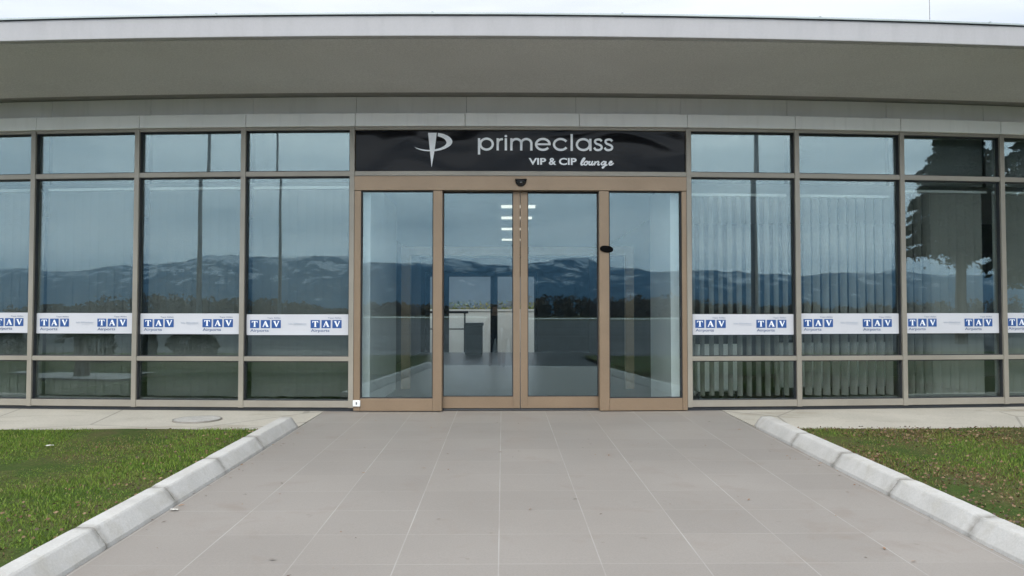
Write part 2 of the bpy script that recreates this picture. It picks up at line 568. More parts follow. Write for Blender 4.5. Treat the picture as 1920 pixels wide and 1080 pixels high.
def spline(pts, n=8):
    P = [np.array(p, float) for p in pts]
    P = [2 * P[0] - P[1]] + P + [2 * P[-1] - P[-2]]
    out = []
    for k in range(1, len(P) - 2):
        p0, p1, p2, p3 = P[k - 1:k + 3]
        for i in range(n):
            q = i / n
            out.append(tuple(0.5 * (2 * p1 + (p2 - p0) * q + (2 * p0 - 5 * p1 + 4 * p2 - p3) * q * q + (3 * p1 - p0 - 3 * p2 + p3) * q ** 3)))
    out.append(tuple(P[-2]))
    return out


# ------------------------------------------------------------------ setting: ground, path, lawns
def path_z(y):
    return 0.0 + 0.019 * (y + 0.0)        # falls away from the door


o = MB().add([(-9000, -9000, -0.30), (9000, -9000, -0.30), (9000, 9000, -0.30), (-9000, 9000, -0.30)], [(0, 1, 2, 3)]).build('ground', field_m)
tag(o, 'olive brown winter fields reaching out to the far hills', 'ground', kind='structure')
o = MB().add([(-400, -158, -0.26), (400, -158, -0.26), (400, -11.9, -0.26), (-400, -11.9, -0.26)], [(0, 1, 2, 3)]).build('road_apron', tarmac_m)
tag(o, 'wide grey airfield tarmac opposite the glass front', 'apron', kind='structure')
o = MB().add([(-900, -262, -0.28), (900, -250, -0.28), (900, -205, -0.28), (-900, -217, -0.28)], [(0, 1, 2, 3)]).build('road', line_m)
tag(o, 'thin pale road line crossing the far fields', 'road', kind='structure')

PX0, PX1 = -2.44, 3.015
mb = MB()
y0, y1 = -11.85, 0.35
mb.add([(PX0, y0, path_z(y0)), (PX1, y0, path_z(y0)), (PX1, y1, path_z(0)), (PX0, y1, path_z(0)),
        (PX0, y0, -0.4), (PX1, y0, -0.4), (PX1, y1, -0.4), (PX0, y1, -0.4)],
       [(0, 1, 2, 3), (0, 4, 5, 1), (1, 5, 6, 2), (2, 6, 7, 3), (3, 7, 4, 0)])
o = mb.build('path', tile_m)
tag(o, 'grey square tiled path leading up to the sliding doors', 'path', kind='structure')
# pale lip at the end of the path
o = MB().box(PX0, PX1, -11.97, -11.855, -0.4, path_z(-11.9) + 0.004).build('path_edge', line_m)
tag(o, 'pale stone edge closing the tiled path', 'edging', kind='structure')


def strip(x0, x1, label):
    n = 12
    vs, fs = [], []
    for k in range(n + 1):
        x = x0 + (x1 - x0) * k / n
        yb = W(x, -0.25, 0)[1]
        vs += [(x, -1.45, -0.022), (x, yb, 0.0), (x, -1.45, -0.4), (x, yb, -0.4)]
    for k in range(n):
        a, c = 4 * k, 4 * k + 4
        fs += [(a, c, c + 1, a + 1), (a + 2, c + 2, c, a)]
    fs += [(1, 3, 2, 0), (4 * n, 4 * n + 2, 4 * n + 3, 4 * n + 1)]
    tag(MB().add(vs, fs).build('pavement', conc_m), label, 'pavement', kind='structure')


strip(-16, PX0 - 0.006, 'stained concrete strip under the windows left of the door')
strip(PX1 + 0.006, 16, 'stained concrete strip under the windows right of the door')


def lawn_z(y):
    return -0.012 + 0.0106 * (y + 1.45)


def lawn(x0, x1, label, nx=60, ny=60):
    xs = np.linspace(x0, x1, nx + 1); ys = np.linspace(-17, -1.454, ny + 1)
    vs = [(x, y, lawn_z(y) + 0.012 * sin(x * 2.1 + y * 1.3) * sin(y * 1.7 - x) - 0.012) for y in ys for x in xs]
    fs = [(j * (nx + 1) + i, j * (nx + 1) + i + 1, (j + 1) * (nx + 1) + i + 1, (j + 1) * (nx + 1) + i) for j in range(ny) for i in range(nx)]
    tag(MB().add(vs, fs).build('lawn', soil_m), label, 'lawn', kind='structure')


lawn(-30, -2.55, 'green lawn bed left of the tiled path')
lawn(3.12, 30, 'patchy brown and green lawn bed right of the tiled path')


def fbm(x, y, seed=0):
    r = np.random.default_rng(seed)
    out = 0
    for k in range(4):
        f = 0.55 * 2 ** k
        a, b_, c_ = r.uniform(0, 6.28, 3)
        t_ = r.uniform(0, 6.28)
        out = out + (np.sin(f * (x * np.cos(t_) + y * np.sin(t_)) * 2 + a) + np.sin(f * (x * np.sin(t_ + .7) - y * np.cos(t_ + .7)) * 2.3 + b_)) / 2 ** (k * 0.7)
    return out / 3.0


def grass(x0, x1, brown, label, seed, n_near, n_far):
    r = np.random.default_rng(seed)
    X, Y = [], []
    near_in = (max(x0, -8.6), min(x1, 8.6))
    X = np.concatenate([r.uniform(near_in[0], near_in[1], n_near), r.uniform(x0, x1, n_far)])
    Y = np.concatenate([r.uniform(-7.2, -1.40, n_near), r.uniform(-17, -1.40, n_far)])
    # ragged edge where the turf creeps over the concrete
    edge = -1.47 + 0.05 * fbm(X * 3, X * 0.7, seed + 3)
    keep = Y < edge
    patch = fbm(X * 1.1, Y * 1.4, seed)
    thin = (patch > (0.35 if brown else 0.8)) & (r.random(len(X)) < (0.5 if brown else 0.15))
    keep &= ~thin
    X, Y, patch = X[keep], Y[keep], patch[keep]
    n = len(X)
    tuft = np.clip(fbm(X * 3.1, Y * 3.3, seed + 9) * 0.5 + 0.5, 0, 1)
    h = (0.012 + 0.026 * tuft) * r.uniform(0.4, 1.35, n)
    h = np.where(patch > 0.3, h * 0.75, h)
    a = r.uniform(0, 2 * pi, n)
    lean = r.uniform(0.2, 1.1, n) * h
    la = r.uniform(0, 2 * pi, n)
    wd = r.uniform(0.0013, 0.0030, n) * np.where(Y < -7.2, 3.0, 1.0)
    z = lawn_z(Y) - 0.016
    P = np.zeros((n, 5, 3))
    ca, sa = np.cos(a) * wd, np.sin(a) * wd
    P[:, 0] = np.stack([X - ca, Y - sa, z], 1)
    P[:, 1] = np.stack([X + ca, Y + sa, z], 1)
    mx, my = X + np.cos(la) * lean * 0.35, Y + np.sin(la) * lean * 0.35
    P[:, 2] = np.stack([mx + ca * 0.8, my + sa * 0.8, z + h * 0.62], 1)
    P[:, 3] = np.stack([mx - ca * 0.8, my - sa * 0.8, z + h * 0.62], 1)
    P[:, 4] = np.stack([X + np.cos(la) * lean, Y + np.sin(la) * lean, z + h], 1)
    me = bpy.data.meshes.new('grass')
    idx = np.arange(n)[:, None] * 5
    quads = (idx + np.array([0, 1, 2, 3])).ravel()
    tris = (idx + np.array([3, 2, 4])).ravel()
    me.vertices.add(5 * n)
    me.vertices.foreach_set('co', P.ravel())
    me.loops.add(7 * n)
    me.loops.foreach_set('vertex_index', np.concatenate([quads, tris]).astype(np.int32))
    me.polygons.add(2 * n)
    ls = np.concatenate([np.arange(n) * 4, 4 * n + np.arange(n) * 3]).astype(np.int32)
    me.polygons.foreach_set('loop_start', ls)
    me.update(calc_edges=True)
    me.validate()
    me.materials.append(grass_m)
    o = bpy.data.objects.new('grass', me)
    COL.objects.link(o)
    green1, green2 = np.array([0.06, 0.125, 0.014]), np.array([0.17, 0.235, 0.034])
    straw, rust = np.array([0.23, 0.19, 0.085]), np.array([0.13, 0.075, 0.035])
    q = r.random(n)[:, None]
    c = green1 * (1 - q) + green2 * q
    dry = np.clip((patch - (-0.6 if brown else 0.42)) * (1.0 if brown else 0.9), 0, 1)
    pick = r.random(n)
    c = np.where((pick < dry * 0.5 + 0.07)[:, None], straw * (0.6 + 0.6 * r.random(n))[:, None], c)
    c = np.where((r.random(n) < dry * (0.6 if brown else 0.25))[:, None], rust * (0.6 + 0.8 * r.random(n))[:, None], c)
    c = c * (0.75 + 0.5 * r.random(n))[:, None]
    c4 = np.ones((n, 5, 4)); c4[:, :, :3] = c[:, None, :]
    attr(o, 'tint', c4.reshape(-1, 4), 'POINT', 'FLOAT_COLOR')
    tag(o, label, 'grass', kind='stuff')


grass(-22, -2.64, False, 'short green grass with thin brown patches left of the path', 11, 150000, 55000)
grass(3.24, 22, True, 'sparse brown and green grass right of the path', 12, 120000, 45000)

# ------------------------------------------------------------------ kerb stones
def kerb(y0, y1, side, seed, label, group):
    """one block; side -1 left of the path, +1 right"""
    r = random.Random(seed)
    xin = PX0 if side < 0 else PX1
    s = side
    prof = [(0.0, -0.05), (0.012, 0.02), (0.082, 0.118), (0.094, 0.127), (0.20, 0.13), (0.212, 0.122), (0.216, -0.05)]
    prof = [(a, b_) for a, b_ in prof]
    dx, dz, ry = r.uniform(-0.007, 0.007), r.uniform(-0.004, 0.005), r.uniform(-0.006, 0.006)
    nseg = 14
    vs, fs, gr = [], [], []
    n = len(prof)
    L = y1 - y0
    for k in range(nseg + 1):
        q = k / nseg
        e = min(q, 1 - q) * L
        sh = 0.004 if e < 1e-6 else 0.0
        yy = y0 + L * q
        for (a, b_) in prof:
            aa = a + (sh if a < 0.1 else -sh * 0.5)
            bb = b_ - (sh if b_ > 0.05 else 0)
            vs.append((xin + s * (aa + dx + ry * (q - 0.5) + 0.0007 * r.uniform(-1, 1)), yy, path_z(yy) + bb + dz + 0.0006 * r.uniform(-1, 1)))
            g = max(0, 1 - e / 0.05) * 0.8
            g = max(g, 0.75 * max(0.0, 1 - abs(b_ - 0.0) / 0.03) * 0.45)
            gr.append(min(1, g))
    for k in range(nseg):
        for i in range(n - 1):
            q4 = (k * n + i, k * n + i + 1, (k + 1) * n + i + 1, (k + 1) * n + i)
            fs.append(q4 if s < 0 else q4[::-1])
    fs.append(tuple(range(n)) if s > 0 else tuple(range(n - 1, -1, -1)))
    fs.append(tuple(range(nseg * n + n - 1, nseg * n - 1, -1)) if s > 0 else tuple(range(nseg * n, nseg * n + n)))
    mb = MB().add(vs, fs)
    o = mb.build('kerb_stone', kerb_m)
    attr(o, 'grime', gr)
    return tag(o, label, 'kerb', group)


ordinal = ['first', 'second', 'third', 'fourth', 'fifth', 'sixth', 'seventh', 'eighth', 'ninth', 'tenth']
yl = [-1.28, -2.60, -3.68, -4.73, -5.74, -6.72, -7.75, -8.78, -9.8, -10.8, -11.83]
yr = [-1.28, -2.48, -3.50, -4.53, -5.57, -6.60, -7.63, -8.66, -9.7, -10.75, -11.83]
for k in range(10):
    for s, ys, nm in ((-1, yl, 'left'), (1, yr, 'right')):
        if k == 0:
            lb = f'white kerb block nearest the building on the {nm} edge of the path'
        else:
            lb = f'white kerb block, {ordinal[k]} out from the building along the {nm} path edge'
        kerb(ys[k + 1] + 0.0035, ys[k] - 0.0035, s, 40 + k * 2 + s, lb, 'white kerb blocks along the path')

# manhole cover on the left concrete strip
th = thing('manhole_cover', (-3.86, -0.74, -0.009), 'round pale manhole cover set in the concrete left of the door', 'manhole cover')
mb = MB()
ring = [(-3.86 + 0.275 * cos(a), -0.74 + 0.275 * sin(a)) for a in np.linspace(0, 2 * pi, 40, endpoint=False)]
mb.prism(ring, lambda x, y, d: (x, y, d), 0.004, -0.03)
mb.build('lid', manhole_m, th)
mb = MB()
vs, fs = [], []
for k in range(48):
    a = 2 * pi * k / 48
    for rr, zz in ((0.279, 0.004), (0.294, 0.004), (0.294, -0.03), (0.279, -0.03)):
        vs.append((-3.86 + rr * cos(a), -0.74 + rr * sin(a), zz))
for k in range(48):
    a, c_ = 4 * k, 4 * ((k + 1) % 48)
    fs += [(a + i, a + (i + 1) % 4, c_ + (i + 1) % 4, c_ + i)[::-1] for i in range(4)]
mb.add(vs, fs).build('rim', plain('cover_rim', (0.24, 0.22, 0.19), 0.7), th)

# ------------------------------------------------------------------ the building
B = thing('terminal_building', (0, 0, 0), 'low glass fronted lounge building under a deep pale canopy', 'building')
ED_L = [-9.75, -8.18, -6.62, -5.10, -3.59, -2.074]
ED_R = [2.571, 4.11, 5.65, 7.18, 8.77, 10.3]
ZT, ZR0, ZR1 = 3.905, 3.86, 3.905
Z_TR1 = (3.222, 3.289)
Z_TR2 = (0.68, 0.742)
Z_BOT = (0.05, 0.14)
MW = 0.034      # half width of a mullion

# canopy: fascia, soffit, roof, cap
mb = MB(); mb.fb(-19, 19, 2.12, 2.20, 4.380, 4.606, 40)
mb.build('fascia', fascia_m, B, bevel=0.008)
mb = MB(); mb.fb(-19, 19, 0.13, 2.12, 4.373, 4.54, 40, -0.024)
mb.build('soffit', soffit_m, B)
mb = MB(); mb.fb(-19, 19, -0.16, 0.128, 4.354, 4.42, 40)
mb.build('soffit_shade_strip', plain('painted_soffit_shade', (0.24, 0.235, 0.22), 0.9), B)  # shade where soffit meets wall, put into the strip's darker grey
mb = MB(); mb.fb(-19, 19, -16.2, 2.11, 4.545, 4.60, 40)
mb.build('roof', plain('roof_felt', (0.2, 0.2, 0.2), 0.9), B)
mb = MB()
for a, c_ in ((-19, -8.6), (-8.6, -3.06), (-3.06, -0.75), (-0.75, 1.27), (1.27, 3.42), (3.42, 5.35), (5.35, 19)):
    mb.fb(a + 0.003, c_ - 0.003, 2.09, 2.222, 4.614, 4.632, 8)
    mb.fb(c_ - 0.010, c_ + 0.010, 2.085, 2.226, 4.612, 4.642, 1)
mb.build('cap_flashing', flash_m, B)
mb = MB(); mb.fb(-19, 19, 2.202, 2.210, 4.6075, 4.6135, 40)
mb.build('drip_edge', plinth_m, B)

# upper wall band and header band of cladding panels
mb = MB()
js = [-12.5, -11.0, -9.5, -7.9, -6.45, -4.98, -3.50, -2.05, -0.51, 1.02, 2.5, 4.03, 5.50, 7.0, 8.55, 10.1, 11.6, 13.1]
for a, c_ in zip(js, js[1:]):
    mb.fb(a + 0.0022, c_ - 0.0022, -0.20, -0.10, 4.05, 4.353, 2)
mb.build('wall', wall_m, B, bevel=0.002, bseg=1)
mb = MB(); mb.fb(-13, 13.5, -0.30, -0.115, 3.93, 4.352, 30)
mb.build('wall_backing', plain('joint_grey', (0.16, 0.155, 0.15), 0.8), B)
mb = MB()
js = [-12.8, -11.25, -9.72, -8.14, -6.57, -5.06, -3.55, -2.03, -0.52, 1.05, 2.55, 4.08, 5.62, 7.15, 8.74, 10.3, 11.8, 13.3]
for a, c_ in zip(js, js[1:]):
    mb.fb(a + 0.0035, c_ - 0.0035, -0.10, 0.055, 3.907, 4.085, 2)
mb.build('header_band', band_m, B, bevel=0.004)

# curtain wall framing
for u in ED_L + ED_R:
    mb = MB(); mb.fb(u - MW, u + MW, -0.09, 0.035, 0.045, 3.9, 1)
    mb.build('mullion', frame_m, B, bevel=0.003)
mb = MB(); mb.fb(-12, ED_L[-1] + 0.03, -0.08, -0.03, -0.02, 0.06, 10)
mb.build('plinth', plinth_m, B)
mb = MB(); mb.fb(ED_R[0] - 0.03, 12, -0.08, -0.03, -0.02, 0.06, 10)
mb.build('plinth', plinth_m, B)
mb = MB(); mb.fb(-12, 12, -0.08, 0.022, 3.862, 3.903, 24)
mb.build('top_rail', frame_m, B, bevel=0.003)

PR = random.Random(17)
def pane(parent, u0, u1, z0, z1, v=-0.045, m=None):
    mb = MB(); mb.fb(u0, u1, v - 0.012, v, z0, z1, 1)
    # every pane sits a hair out of true in its gaskets
    du, dz = PR.uniform(-0.0022, 0.0022), PR.uniform(-0.0012, 0.0012)
    sg_ = [(-1, -1), (-1, -1), (-1, 1), (-1, 1), (1, -1), (1, -1), (1, 1), (1, 1)]
    mb.v = [(p[0], p[1] + a * du + c_ * dz, p[2]) for p, (a, c_) in zip(mb.v, sg_)]
    return mb.build('pane', m or glass_m, parent)


def bay(u0, u1):
    a, c_ = u0 + MW, u1 - MW
    f = MB(); f.fb(a, c_, -0.08, 0.028, *Z_BOT)
    wdw = f.build('window', frame_m, B, bevel=0.003)
    for zz in (Z_TR1, Z_TR2):
        f = MB(); f.fb(a, c_, -0.08, 0.028, *zz)
        f.build('transom', frame_m, wdw, bevel=0.003)
    for z0, z1 in ((Z_TR1[1], 3.862), (Z_TR2[1], Z_TR1[0]), (Z_BOT[1], Z_TR2[0])):
        g = MB()
        th_ = 0.011
        g.fb(a, a + th_, -0.05, 0.004, z0, z1); g.fb(c_ - th_, c_, -0.05, 0.004, z0, z1)
        g.fb(a + th_, c_ - th_, -0.05, 0.004, z1 - th_ * 1.2, z1); g.fb(a + th_, c_ - th_, -0.05, 0.004, z0, z0 + th_)
        g.build('gasket', gasket_m, wdw)
    for z0, z1 in ((Z_TR1[1], 3.862), (Z_TR2[1], Z_TR1[0]), (Z_BOT[1], Z_TR2[0])):
        pane(wdw, a + 0.009, c_ - 0.009, z0 + 0.009, z1 - 0.011)


for ed in (ED_L, ED_R):
    for a, c_ in zip(ed, ed[1:]):
        bay(a, c_)

# frame round the entrance: transom below the sign, back wall behind the sign
mb = MB(); mb.fb(ED_L[-1] + MW, ED_R[0] - MW, -0.08, 0.03, 3.224, 3.288, 4)
mb.build('transom', frame_m, B, bevel=0.003)

# bronze automatic door set
mb = MB()
D0, D1 = ED_L[-1] + MW + 0.002, ED_R[0] - MW - 0.002
mb.fb(D0, D1, -0.12, 0.045, 3.022, 3.218, 4)                       # header box
mb.fb(D0, -1.949, -0.10, 0.03, 0.005, 3.021)                        # left jamb
mb.fb(2.468, D1, -0.10, 0.03, 0.005, 3.021)                         # right jamb
mb.build('door_header', copper_m, B, bevel=0.004)


def sidelight(a, c_, post):
    f = MB()
    f.fb(a, c_, -0.07, 0.025, 0.006, 0.172)
    f.fb(post[0], post[1], -0.07, 0.03, 0.006, 3.02)
    s = f.build('sidelight', copper_m, B, bevel=0.003)
    g = MB()
    g.fb(a, a + 0.012, -0.04, 0.01, 0.173, 3.02); g.fb(c_ - 0.012, c_, -0.04, 0.01, 0.173, 3.02); g.fb(a + .012, c_ - .012, -0.04, 0.01, 3.008, 3.021)
    g.fb(a + .012, c_ - .012, -0.04, 0.01, 0.173, 0.186)
    g.build('gasket', gasket_m, s)
    pane(s, a + 0.01, c_ - 0.01, 0.18, 3.012, -0.03, clear_m)


sidelight(-1.947, -0.956, (-0.955, -0.832))
sidelight(1.459, 2.466, (1.322, 1.457))


def leaf(a, c_, stile_a, stile_c):
    f = MB()
    f.fb(a, a + stile_a, -0.13, -0.08, 0.03, 3.02)
    f.fb(c_ - stile_c, c_, -0.13, -0.08, 0.03, 3.02)
    f.fb(a + stile_a, c_ - stile_c, -0.13, -0.08, 0.03, 0.19)
    s = f.build('door_leaf', copper_m, B, bevel=0.003)
    g = MB()
    e0, e1 = a + stile_a, c_ - stile_c
    g.fb(e0, e0 + 0.008, -0.115, -0.077, 0.19, 3.02); g.fb(e1 - 0.012, e1, -0.115, -0.077, 0.19, 3.02); g.fb(e0 + .008, e1 - .012, -0.115, -0.077, 3.0, 3.021)
    g.fb(e0 + .008, e1 - .012, -0.115, -0.077, 0.19, 0.198)
    g.build('gasket', gasket_m, s)
    pane(s, e0 + 0.006, e1 - 0.01, 0.195, 3.01, -0.10, clear_m)


leaf(-0.86, 0.235, 0.035, 0.095)
leaf(0.243, 1.36, 0.10, 0.04)
mb = MB(); mb.fb(-0.83, 1.32, -0.14, -0.075, 0.004, 0.022, 2)
mb.build('threshold', plinth_m, B)

# interior shell
mb = MB()
vs, fs = [], []
us = np.linspace(-12, 12, 25)
for u in us:
    x, y, _ = W(u, -0.09, 0)
    vs += [(x, y, 0.012), (x, 15.4, 0.012)]
for k in range(len(us) - 1):
    fs.append((2 * k, 2 * k + 2, 2 * k + 3, 2 * k + 1))
mb.add(vs, fs).build('interior_floor', ifloor_m, B)
mb = MB()
vs, fs = [], []
for u in us:
    x, y, _ = W(u, -0.36, 0)
    vs += [(x, y, 3.20), (x, 15.4, 3.20)]
for k in range(len(us) - 1):
    fs.append((2 * k, 2 * k + 1, 2 * k + 3, 2 * k + 2))
mb.add(vs, fs).build('interior_ceiling', ceil_m, B)
mb = MB()                                   # pale panels closing the ceiling void behind the top lights
for ed in (ED_L, ED_R):
    for a, c_ in zip(ed, ed[1:]):
        mb.fb(a + 0.03, c_ - 0.03, -0.36, -0.33, 3.2, 3.95, 1)
mb.fb(ED_L[-1] + .03, ED_R[0] - .03, -0.36, -0.33, 3.2, 3.95, 3)
mb.build('void_panel', spand_m, B)
# rear wall with the glazed rear exit
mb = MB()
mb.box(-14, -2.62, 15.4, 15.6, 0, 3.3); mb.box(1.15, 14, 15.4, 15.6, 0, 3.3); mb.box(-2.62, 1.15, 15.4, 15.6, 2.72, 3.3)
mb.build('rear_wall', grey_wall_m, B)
mb = MB()
for x in (-2.62, -1.98, -0.42, 1.05):
    mb.box(x, x + 0.14 + (0.1 if x == -0.42 else 0.03), 15.42, 15.5, 0.0, 2.72)
mb.box(-2.62, 1.15, 15.41, 15.51, 2.55, 2.72)
mb.build('rear_door_frame', plastic_black, B)
# side walls of the entrance hall, beginning right behind the glass
for q in ((-1.98, -1.86, 0.25, 2.9), (2.36, 2.48, 0.25, 1.75)):
    MB().box(*q, 0.012, 3.2).build('hall_wall', white_m, B)
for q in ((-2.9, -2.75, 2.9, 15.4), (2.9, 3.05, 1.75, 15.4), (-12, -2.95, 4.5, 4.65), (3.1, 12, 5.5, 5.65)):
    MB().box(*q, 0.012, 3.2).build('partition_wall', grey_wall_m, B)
mb = MB(); mb.box(-1.78, -1.62, 2.95, 3.08, 0.012, 2.35); mb.box(2.15, 2.3, 2.95, 3.08, 0.012, 2.35); mb.box(-1.78, 2.3, 2.95, 3.1, 2.35, 2.5)
mb.build('inner_door_frame', copper_m, B)
for y in (2.7, 4.3, 6.3, 8.8):
    MB().box(-0.03, 0.56, y, y + 0.16, 3.165, 3.195).build('ceiling_lamp', lamp_m, B)
for q in ((-14.2, -12), (12, 14.2)):
    MB().box(*q, 0.6, 15.6, -0.05, 4.45).build('end_wall', wall_m, B)

# ------------------------------------------------------------------ entrance sign
SG = thing('entrance_sign', (0.25, -0.02, 3.29), 'long glossy black sign with white lettering above the sliding doors', 'sign')
mb = MB()
nu, nz_ = 48, 8
vs, fs = [], []
for j in range(nz_ + 1):
    for i in range(nu + 1):
        u = -2.03 + (2.53 + 2.03) * i / nu
        z = 3.293 + (3.858 - 3.293) * j / nz_
        e = min(i, nu - i, j * 2, (nz_ - j) * 2) / 4
        vs.append(W(u, -0.012 + min(1, e) * 0.003 * sin(u * 2.3) * cos(z * 4 + u), z))
for j in range(nz_):
    for i in range(nu):
        a = j * (nu + 1) + i
        fs.append((a, a + 1, a + nu + 2, a + nu + 1))
mb.add(vs, fs)
mb.fb(-2.03, 2.53, -0.07, -0.03, 3.293, 3.858, 6)
mb.build('board', sign_m, SG, smooth=True)
# photo-measured lettering, drawn in its own grid and scaled onto the board
SX = 0.0076223      # metres per drawing unit (one unit is about 7.6 mm)
def sg(x, y, v=0.004):
    return W(-1.199 + (x - 780) * (0.5 / 68.0), v, 3.839 - (y - 247) * (0.488 / 66.0))
def c3(x, y): return sg(770 + x / 9.6, 240 + y / 9.6)
def poly(mb, pts): mb.add([c3(*p) for p in pts], [tuple(range(len(pts) - 1, -1, -1))])

mb = MB()
mb.add([c3(313, 88), c3(470, 88), c3(432, 400), c3(378, 712), c3(345, 400)], [(4, 3, 2), (4, 2, 1, 0)])
outer = spline([(492, 88), (600, 112), (700, 165), (750, 240), (722, 310), (640, 365), (540, 402), (425, 420), (320, 421), (200, 405), (120, 378), (66, 345)], 6)
inner = spline([(485, 150), (560, 175), (615, 210), (645, 262), (628, 302), (580, 340), (510, 370), (425, 388), (340, 397), (240, 390), (150, 372), (66, 345)], 6)
n = len(outer)
mb.add([c3(*p) for p in outer] + [c3(*p) for p in inner], [(k, n + k, n + k + 1, k + 1) for k in range(n - 1)])
mb.build('emblem', letter_m, SG)
mb = MB()
SWD = 42
def st(pts, wd=SWD, closed=False): stroke(mb, pts, wd, c3, closed)
st([(1231, 185), (1231, 480)]); st(arc(1365, 292, 112, 98, 0, 360, 36)[:-1], closed=True)
st([(1566, 185), (1566, 406)]); st(spline([(1568, 300), (1575, 245), (1605, 212), (1660, 200)], 6), 40)
st([(1713, 185), (1713, 406)]); mb.add([c3(1713 + 25 * cos(a), 147 + 23 * sin(a)) for a in np.linspace(0, 2 * pi, 17)[:-1]], [tuple(range(16))])
st([(1812, 185), (1812, 406)])
st([(1814, 300)] + arc(1902, 275, 88, 76, 165, 0, 14) + [(1990, 406)])
st([(1992, 300)] + arc(2081, 275, 91, 76, 165, 0, 14) + [(2172, 406)])
st(arc(2380, 294, 122, 98, 0, 322, 34)); st([(2258, 292), (2520, 292)], 34)
st(arc(2702, 294, 122, 98, 32, 328, 32))
st([(2900, 105), (2900, 408)])
st(arc(3110, 294, 116, 98, 0, 360, 36)[:-1], closed=True); st([(3238, 188), (3238, 408)])
for x in (3378, 3568):
    st(spline([(x + 66, 232), (x + 40, 205), (x + 2, 199), (x - 44, 212), (x - 56, 242), (x - 34, 274), (x + 6, 290), (x + 48, 310), (x + 66, 340), (x + 50, 375), (x + 4, 392), (x - 42, 384), (x - 74, 348)], 5), 40)
mb.build('lettering', letter_m, SG)
mb = MB()
def tx(s, x0, x1, y0, y1, **kw):
    a, c_ = sg(970 + x0 / 9.6, 0)[0], sg(970 + x1 / 9.6, 0)[0]
    fit_text(mb, s, -1.199 + (970 + x0 / 9.6 - 780) * (0.5 / 68), -1.199 + (970 + x1 / 9.6 - 780) * (0.5 / 68),
             3.839 - (240 + y1 / 9.6 - 247) * (0.488 / 66), 3.839 - (240 + y0 / 9.6 - 247) * (0.488 / 66), 0.004, **kw)
tx('VIP', 203, 518, 540, 662, offset=0.03)
tx('&', 566, 700, 536, 664, offset=0.03)
tx('CIP', 748, 1070, 536, 664, offset=0.03)
mb.build('lettering', letter_m, SG)
mb = MB()
def c4(x, y): return c3(x + 1920, y)
LV = [0.004]
def sc(pts, wd=20):
    wd = wd * 1.25
    P = spline(pts, 5)
    for p, q in zip(P, P[1:]):                 # short overlapping dabs, each a hair in front of the last
        d = np.array(q) - np.array(p); L = np.linalg.norm(d)
        if L < 1e-6:
            continue
        d = d / L; nn = np.array([-d[1], d[0]]) * wd / 2
        e = d * wd * 0.28
        LV[0] += 0.00001
        quad = [np.array(p) - e + nn, np.array(p) - e - nn, np.array(q) + e - nn, np.array(q) + e + nn]
        mb.add([sg(770 + (x + 1920) / 9.6, 240 + y / 9.6, LV[0]) for x, y in quad], [(0, 1, 2, 3)])
sc([(1150, 640), (1190, 590), (1215, 548), (1200, 540), (1170, 575), (1148, 635), (1160, 660), (1190, 650)], 21)
sc([(1240, 598), (1212, 620), (1212, 655), (1240, 660), (1266, 630), (1262, 600), (1240, 598), (1262, 612), (1290, 605)], 20)
sc([(1310, 598), (1292, 640), (1304, 660), (1332, 645), (1356, 598), (1340, 645), (1352, 660), (1378, 640)], 20)
sc([(1404, 600), (1386, 660), (1414, 618), (1456, 598), (1468, 615), (1450, 648), (1462, 660), (1482, 652)], 20)
sc([(1592, 604), (1556, 598), (1516, 632), (1528, 657), (1562, 645), (1598, 600), (1586, 650), (1560, 700), (1538, 714), (1546, 694), (1620, 655)], 20)
sc([(1648, 640), (1694, 618), (1704, 598), (1682, 594), (1656, 630), (1664, 658), (1694, 656), (1735, 630)], 20)
mb.build('lettering', letter_m, SG)

# ------------------------------------------------------------------ banners on the glass
def serif(mb, ch, u0, u1, z0, z1, v):
    G = {'T': [[(0.05, 1), (0.95, 1), (0.98, 0.70), (0.92, 0.70), (0.82, 0.90), (0.62, 0.92), (0.62, 0.08), (0.76, 0.0), (0.24, 0.0), (0.38, 0.08), (0.38, 0.92), (0.18, 0.90), (0.08, 0.70), (0.02, 0.70)]],
         'A': [[(0.42, 1), (0.58, 1), (0.94, 0.07), (1.0, 0.0), (0.56, 0.0), (0.66, 0.07), (0.58, 0.30), (0.53, 0.42), (0.44, 0.70)],
               [(0.42, 1), (0.44, 0.70), (0.20, 0.08), (0.30, 0.0), (0.0, 0.0), (0.08, 0.07)],
               [(0.30, 0.30), (0.58, 0.30), (0.56, 0.38), (0.33, 0.38)]],
         'V': [[(0.0, 1), (0.44, 1), (0.36, 0.93), (0.56, 0.32), (0.56, 0.0), (0.47, 0.0), (0.08, 0.93)],
               [(0.56, 0.0), (0.56, 0.32), (0.78, 0.92), (0.66, 1), (1.0, 1), (0.92, 0.93)]]}
    for poly_ in G[ch]:
        mb.prism([(u0 + (u1 - u0) * x, z0 + (z1 - z0) * y) for x, y in poly_], lambda x, y, d: W(x, d, y), v, v - 0.001)


